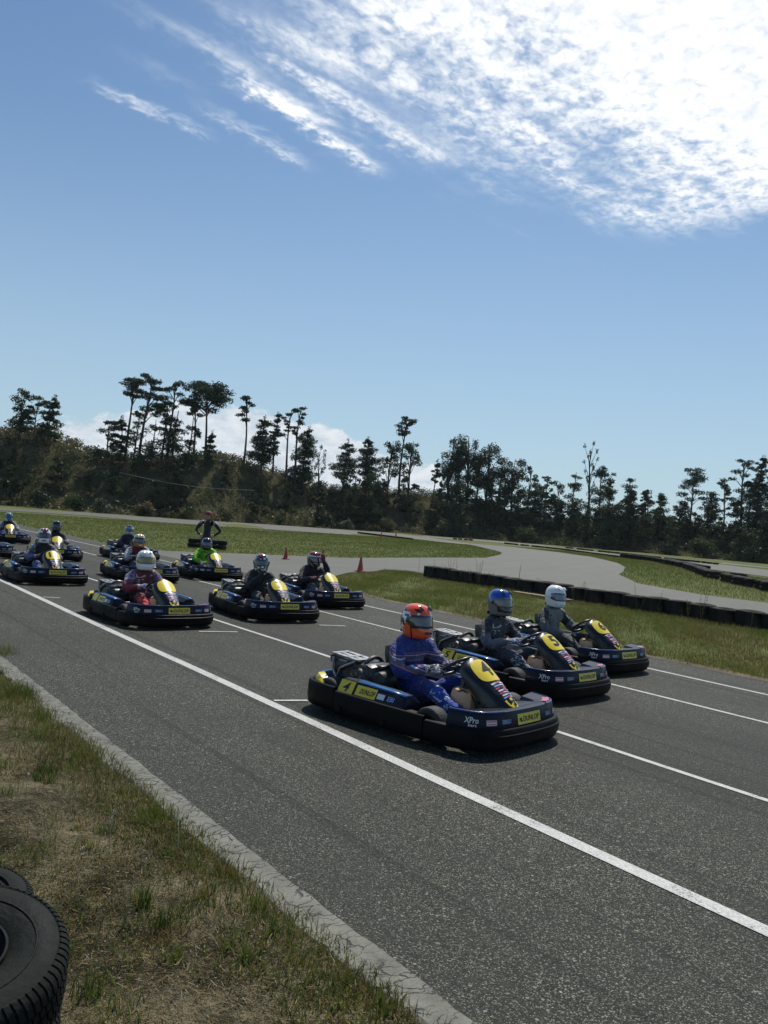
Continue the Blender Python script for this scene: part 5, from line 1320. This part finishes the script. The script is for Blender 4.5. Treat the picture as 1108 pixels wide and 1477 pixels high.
# ------------------------------------------------------------------ grass
def blades(P_, hgt, wd, lean=.5, mi=None):
    """three-point bent blades: quad + tip, P_ = n x 3"""
    n = len(P_); a = rng.uniform(0, 2 * np.pi, n); b = rng.uniform(0, 2 * np.pi, n); hgt = np.asarray(hgt) * np.ones(n); wd = np.asarray(wd) * np.ones(n)
    s = np.stack([np.cos(a), np.sin(a), np.zeros(n)], 1) * wd[:, None] / 2; l = np.stack([np.cos(b), np.sin(b), np.zeros(n)], 1) * (rng.uniform(.05, 1, n) * lean * hgt)[:, None]
    up = np.zeros((n, 3)); up[:, 2] = hgt
    v = np.stack([P_ - s, P_ + s, P_ + s * .75 + l * .35 + up * .55, P_ - s * .75 + l * .35 + up * .55, P_ + l + up * .97 + s * .1, P_ + l + up * .97 - s * .1], 1).reshape(-1, 3)
    i = np.arange(n)[:, None] * 6
    return v, np.concatenate([i + np.array([[0, 1, 2, 3]]), i + np.array([[3, 2, 4, 5]])], 1).reshape(-1, 4)
def gmat(n_, a, b, tr=.35): return leaf_mat(n_, a, b, 3., tr)
G_MATS = [gmat('grass_green', (.072, .120, .018), (.125, .175, .032)), gmat('grass_olive', (.155, .160, .034), (.225, .21, .055)), gmat('grass_straw', (.26, .20, .095), (.36, .30, .16), .2), gmat('grass_brown', (.16, .095, .030), (.24, .15, .05), .15), gmat('grass_deep', (.030, .065, .015), (.055, .095, .022))]
def nz(x, y, s):  # cheap smooth noise -1..1
    return (np.sin(x * s + 1.3 * np.sin(y * s * .7 + 1)) * np.cos(y * s * 1.1 + 1.7 * np.sin(x * s * .6)) + .5 * np.sin(x * s * 2.3 + y * s * 1.9)) / 1.5
def lawn(name, P_, h, wd, mi, lean=.5, label=None, kind='stuff'):
    V, F = blades(P_, h, wd, lean); o = obj(name, V, F, G_MATS, None, np.repeat(mi, 2), False); tag(o, label, kind=kind); return o

# near verge: tufts, sparse blades, straw litter
def verge_pts(n, near=True):
    # denser where the picture shows the ground large
    u = rng.uniform(0, 1, n); x = -1.2 - 9.5 * u ** 1.5; y = 1.96 - rng.uniform(0, 1, n) ** 1.1 * np.clip(2.9 - .0 * x, .5, 3)
    return x, y
x, y = verge_pts(150000); den = nz(x, y, 2.3) * .6 + nz(x, y, 7.) * .4 + 1.1 * np.exp(-((1.74 - y) / .22) ** 2) - .36
k = rng.uniform(-.5, 1.2, len(x)) < den; x, y = x[k], y[k]; q = rng.uniform(0, 1, len(x)) + .3 * nz(x, y, 3.1)
mi = np.where(q < .34, 0, np.where(q < .72, 1, np.where(q < .86, 3, np.where(q < .97, 2, 4))))
h = rng.uniform(.012, .060, len(x)) * (1 + 1.0 * np.clip(nz(x, y, 1.3), 0, 1)); lawn('verge_grass', np.stack([x, y, vzz(x, y)], 1), h, .0046, mi, .9, 'patchy short grass on the near verge')
# moss-like brown and green mat
x, y = verge_pts(60000); k = nz(x + 3, y, 1.7) > .1; x, y = x[k], y[k]; q = rng.uniform(0, 1, len(x)); mi = np.where(q < .45, 3, np.where(q < .8, 1, 0))
lawn('ground_moss', np.stack([x, y, vzz(x, y)], 1), rng.uniform(.008, .025, len(x)), .006, mi, 1.2, 'low brownish mat of creeping plants on the near verge')
# clumps: blades gathered round random centres
cx_, cy_ = verge_pts(230); cy_ = cy_ - .05; kk = rng.integers(0, 230, 11000); sp_ = rng.uniform(.015, .06, 230)[kk]; x = cx_[kk] + rng.normal(size=11000) * sp_; y = cy_[kk] + rng.normal(size=11000) * sp_; hh_ = rng.uniform(.025, .085, 230)[kk] * rng.uniform(.4, 1., 11000)
cm_ = rng.choice([0, 0, 1, 1, 4, 3], 230)[kk]; k = y < 1.9; lawn('grass_clumps', np.stack([x, y, vzz(x, y)], 1)[k], hh_[k], .0046, np.where(rng.uniform(0, 1, 11000) < .75, cm_, 2)[k], 1.0, 'small scattered clumps of grass on the near verge')
# straw litter lying flat
x, y = verge_pts(42000); n_ = len(x); a = rng.uniform(0, np.pi, n_); L_ = .006 + .045 * rng.uniform(0, 1, n_) ** 2.2; z = vzz(x, y) + rng.uniform(.002, .018, n_); tl = rng.uniform(-.25, .25, n_)
d = np.stack([np.cos(a), np.sin(a), tl], 1) * L_[:, None] / 2; s = np.stack([-np.sin(a), np.cos(a), 0 * a], 1) * rng.uniform(.0005, .0014, (n_, 1)); c = np.stack([x, y, z], 1)
k = y < 1.86; V = np.stack([c - d - s, c - d + s, c + d + s * .6, c + d - s * .6], 1)[k].reshape(-1, 3); F = np.arange(len(V)).reshape(-1, 4); q = rng.uniform(0, 1, len(F))
tag(obj('dry_litter', V, F, G_MATS, None, np.where(q < .38, 2, 3), False), 'dry stalks and straw litter on the near verge', kind='stuff')
# crumbs of soil
x, y = verge_pts(16000); k = y < 1.86; x, y = x[k], y[k]; n_ = len(x); s_ = .0016 + .006 * rng.uniform(0, 1, n_) ** 3; c = np.stack([x, y, vzz(x, y) + s_ * .3], 1)
oc = np.array([(1, 0, 0), (0, 1, 0), (-1, 0, 0), (0, -1, 0), (0, 0, .7), (0, 0, -.7)], float); V = (c[:, None, :] + oc[None] * s_[:, None, None] * rng.uniform(.6, 1.4, (n_, 6, 1))).reshape(-1, 3)
tf = np.array([(0, 1, 4), (1, 2, 4), (2, 3, 4), (3, 0, 4)]); F = (np.arange(n_)[:, None, None] * 6 + tf[None]).reshape(-1, 3)
tag(obj('soil_crumbs', V, F, mat('dry_soil_crumb', (.15, .13, .095), .95, var=.6, scale=30), None, None, False), 'crumbs of dry soil on the near verge', kind='stuff')
# small stones
mb = MB(); ico = [(1, 0, 0), (-1, 0, 0), (0, 1, 0), (0, -1, 0), (0, 0, 1), (0, 0, -1)]; icf = [(0, 2, 4), (2, 1, 4), (1, 3, 4), (3, 0, 4), (2, 0, 5), (1, 2, 5), (3, 1, 5), (0, 3, 5)]
for i in range(600):
    x_ = -1.2 - 8 * rnd.random() ** 1.5; y_ = 1.84 - rnd.random() * 2.4; s_ = rnd.choice((.003, .004, .006, .009)) * rnd.uniform(.7, 1.5); rt = Matrix.Rotation(rnd.uniform(0, 6), 3, 'Z')
    mb.add([rt @ Vector((a_ * s_ * 1.4, b_ * s_, c_ * s_ * .7)) + Vector((x_, y_, float(vzz(x_, y_)) + s_ * .3)) for a_, b_, c_ in ico], icf)
tag(mb.build('pebbles', mat('pebble', (.22, .20, .16), .8, var=.35, scale=40), smooth=False, fix=False), 'pebbles in the sandy soil of the near verge', kind='stuff')
# individual larger tufts one can pick out
def tuft(p, n, h, wd, mi, label, spread=.05, lean=.55, name='grass_tuft'):
    a = rng.uniform(0, 6.28, n); r_ = rng.uniform(0, 1, n) ** .7 * spread; P_ = np.stack([r_ * np.cos(a), r_ * np.sin(a), np.zeros(n)], 1)
    V, F = blades(P_, rng.uniform(.45, 1., n) * h, wd, lean); o = obj(name, V, F, G_MATS, None, np.repeat(rng.choice(mi, n), 2), False); o.location = (p[0], p[1], float(vzz(np.array(p[0]), np.array(p[1]))) if p[1] < 1.95 else 0.); tag(o, label, 'grass tuft', 'grass tufts on the near verge'); return o
for (px_, py_, n, h, mi, sp, lb) in [(205, 1318, 60, .13, [0, 4, 1], .05, 'dark green grass tuft right of the nearest tyre'), (232, 1345, 40, .10, [0, 4], .04, 'short green tuft just below the dark green tuft'), (372, 1318, 50, .09, [1, 0], .05, 'olive tuft near the kerb strip, lower middle of the verge'), (250, 1395, 40, .07, [0, 1], .05, 'small low tuft below the dark green tufts'),
     (64, 1128, 70, .13, [4, 0], .07, 'deep green tuft at mid-left of the verge'), (25, 1010, 120, .17, [0, 1, 4], .12, 'thick green tuft at the left edge by the kerb strip'), (60, 1040, 80, .13, [1, 0], .10, 'olive tuft next to the thick one by the kerb strip'), (120, 1095, 70, .10, [1, 0], .08, 'yellow-green tuft along the middle of the kerb strip'),
     (225, 1185, 90, .11, [1, 0], .10, 'sprawling yellow-green tuft leaning over the kerb strip'), (150, 1215, 60, .06, [0, 4], .07, 'flat leafy weed in the middle of the sandy soil'), (330, 1270, 60, .09, [1, 3], .08, 'brownish tuft where the verge narrows'), (125, 1440, 60, .10, [0, 4], .06, 'bright tuft at the foot of the nearest tyre'), (560, 1462, 70, .07, [1, 0], .06, 'tuft at the bottom edge beside the kerb strip'), (490, 1415, 50, .06, [1, 2], .05, 'dry tuft overlapping the kerb strip near the bottom'), (6, 944, 120, .15, [0, 1], .15, 'grass tuft growing on the asphalt side at the left edge')]:
    tuft(at(px_, py_), n, h, .0045, mi, lb, sp)
# tall seed stalks
mb = MB()
for (px_, py_, h_, lx, ly) in [(130, 1290, .34, .06, .10), (98, 1330, .30, .09, .02), (152, 1280, .26, -.05, .03), (62, 1240, .22, .02, -.03), (180, 1340, .30, .12, .05), (20, 1215, .30, .10, .02), (255, 1250, .2, -.12, .03), (35, 1170, .3, .03, .02)]:
    p = at(px_, py_); z_ = float(vzz(np.array(p[0]), np.array(p[1]))); pts = [Vector((p[0] + lx * t * t, p[1] + ly * t * t, z_ + h_ * math.sin(t * 1.45))) for t in (0, .25, .5, .75, 1)]; mb.tube(pts, [.0016, .0014, .0012, .0011, .0008], 5)
    for t in range(6): q = pts[3].lerp(pts[4], t / 6); mb.tube([q, q + Vector((rnd.uniform(-.01, .01), rnd.uniform(-.01, .01), .014))], [.003, .0008], 4)
tag(mb.build('seed_stalks', mat('dry_stalk', (.42, .40, .24), .7)), 'long pale seed stalks above the near verge', kind='stuff')

# grass beyond the track, between the lanes and the long tyre wall
def inpoly(x, y, P_):
    c = np.zeros(len(x), bool); j = len(P_) - 1
    for i in range(len(P_)):
        xi, yi = P_[i]; xj, yj = P_[j]; c ^= ((yi > y) != (yj > y)) & (x < (xj - xi) * (y - yi) / (yj - yi + 1e-12) + xi); j = i
    return c
PB = [(-3, 10.72), (-8, 10.72), (-12, 10.85), (-16.3, 10.95), (-17.6, 11.5), (-19.3, 13.0), (-21.0, 14.8), (-22.1, 16.7), (-22.9, 17.6), (-22.4, 18.4), (-20.5, 18.0), (-3, 17.9)]
x = rng.uniform(-23, -3, 230000); y = rng.uniform(10.7, 18.4, len(x)); den = .45 + .45 * nz(x, y, 1.1) + .3 * nz(x, y, 3.7); k = inpoly(x, y, PB) & (rng.uniform(-.2, 1, len(x)) < den); x, y = x[k], y[k]
t_ = nz(x, y, .9) * .35 + nz(x + 9, y, 2.9) * .25 + rng.uniform(0, 1, len(x)); mi = np.where(t_ < .26, 0, np.where(t_ < .76, 1, np.where(t_ < .95, 2, 3)))
h = rng.uniform(.03, .09, len(x)) * (1 + .5 * nz(x, y, .7)); lawn('field_grass', np.stack([x, y, np.zeros(len(x))], 1), h, .009, mi, .8, 'rough grass between the track and the long tyre wall')
# scuffed brown soil along the edge of the track
def f_edge(n, b, co):
    a = n.noise(co, 3, 5, .65); d = n.noise(co, 30, 4, .7); n.put(b.inputs['Base Color'], n.ramp(n.m('ADD', n.m('MULTIPLY', a, .6), n.m('MULTIPLY', d, .4)), [(.35, (.075, .052, .034)), (.65, (.19, .135, .09))])); b.inputs['Roughness'].default_value = .95
    n.put(b.inputs['Normal'], n.n('ShaderNodeBump', i_Strength=1., i_Distance=.02, i_Height=d))
M_EDGE = ground_mat('scuffed_soil', f_edge)
V = []; xs = np.arange(-17.2, 12, .25)
for x_ in xs:
    yb = float(np.interp(x_, [-16.5, -12, -7.6, 12], [10.95, 10.85, 10.72, 10.72])); wv = .22 + .12 * math.sin(x_ * 1.1) + .08 * math.sin(x_ * 3.7)
    V += [(x_, yb - .05 - .05 * math.sin(x_ * 4), .0065), (x_, yb + wv * .5, .022), (x_, yb + wv, .002)]
F = [(i * 3 + j, (i + 1) * 3 + j, (i + 1) * 3 + j + 1, i * 3 + j + 1) for i in range(len(xs) - 1) for j in range(2)]
tag(obj('track_edge_soil', V, F, M_EDGE, smooth=True, fix=True), 'scuffed brown soil along the far edge of the track', kind='structure')
# infield and right-hand field, mown
PI_ = [(-29.9, 10.75)] + LINK_IN[1:7] + LINK_IN[7:14] + [(-75, 60), (-75, 10.7)]
x = -26 - 46 * rng.uniform(0, 1, 190000) ** 1.4; y = rng.uniform(10.7, 60, len(x)); k = inpoly(x, y, PI_) & (rng.uniform(-.6, 1, len(x)) < .55 + .5 * nz(x, y, .8)); x, y = x[k], y[k]
dist = np.hypot(x, y); t_ = nz(x, y, .35) * .3 + rng.uniform(0, 1, len(x)); mi = np.where(t_ < .55, 0, np.where(t_ < 1.02, 1, 2))
lawn('infield_grass', np.stack([x, y, np.zeros(len(x))], 1), rng.uniform(.03, .08, len(x)), .0006 * dist, mi, .8, 'mown grass of the infield')
PC = CIN + [(-2, 34), (-12, 44), (-24, 50), (-40, 62), (-60, 76)]
x = rng.uniform(-66, -4, 150000); y = rng.uniform(24, 74, len(x)); k = inpoly(x, y, PC); x, y = x[k], y[k]; dist = np.hypot(x, y); t_ = nz(x, y, .35) * .3 + rng.uniform(0, 1, len(x)); mi = np.where(t_ < .5, 0, np.where(t_ < .95, 1, 2))
lawn('right_field_grass', np.stack([x, y, np.zeros(len(x))], 1), rng.uniform(.04, .11, len(x)), .0006 * dist, mi, .8, 'grass between the wide bend and the double tyre row')
# weeds along the tyre wall
mb = MB(); wp = []
for i in range(34):
    x_ = rnd.uniform(-20.5, -8.5); y_ = 17.3 + rnd.uniform(-.15, .12) if rnd.random() < .75 else 18.0; h_ = rnd.uniform(.25, .5) if rnd.random() < .75 else rnd.uniform(.5, .8); 
    for _ in range(rnd.choice((1, 2, 3))):
        lx, ly = rnd.uniform(-.15, .15), rnd.uniform(-.1, .1); pts = [Vector((x_ + lx * t, y_ + ly * t, h_ * t * rnd.uniform(.97, 1.))) for t in (0, .4, .75, 1)]; mb.tube(pts, [.004, .0035, .003, .002], 4)
        wp += [tuple(pts[int(j)].lerp(pts[int(j) + 1], j % 1)) for j in (.6, .9, 1.2, 1.5, 1.8, 2.1, 2.4, 2.7, 2.95)]
tag(mb.build('weed_stems', G_MATS[3], fix=False), 'thin dry weed stems along the long tyre wall', kind='stuff')
C = np.repeat(np.array(wp)[::2], 2, 0) + rng.normal(size=(len(wp[::2]) * 2, 3)) * .018; V, F = leaves(C, .015, flat=.2)
tag(obj('weed_leaves', V, F, G_MATS, None, rng.choice([0, 1, 3, 3], len(F)), False), 'leaves and seed heads on the weeds along the tyre wall', kind='stuff')

# ------------------------------------------------------------------ thin summer haze in the air
hm_ = bpy.data.materials.new('summer_haze'); hm_.use_nodes = True; n = NT(hm_.node_tree)
pv = n.n('ShaderNodeVolumePrincipled'); pv.inputs['Density'].default_value = .00011; pv.inputs['Color'].default_value = (.80, .90, 1, 1); pv.inputs['Anisotropy'].default_value = .2
n.t.links.new(pv.outputs[0], n.n('ShaderNodeOutputMaterial').inputs['Volume'])
mb = MB(); mb.box((-300, 300, 12), (3000, 3000, 30)); tag(mb.build('haze', hm_, smooth=False), 'thin pale summer haze over the circuit', kind='stuff')
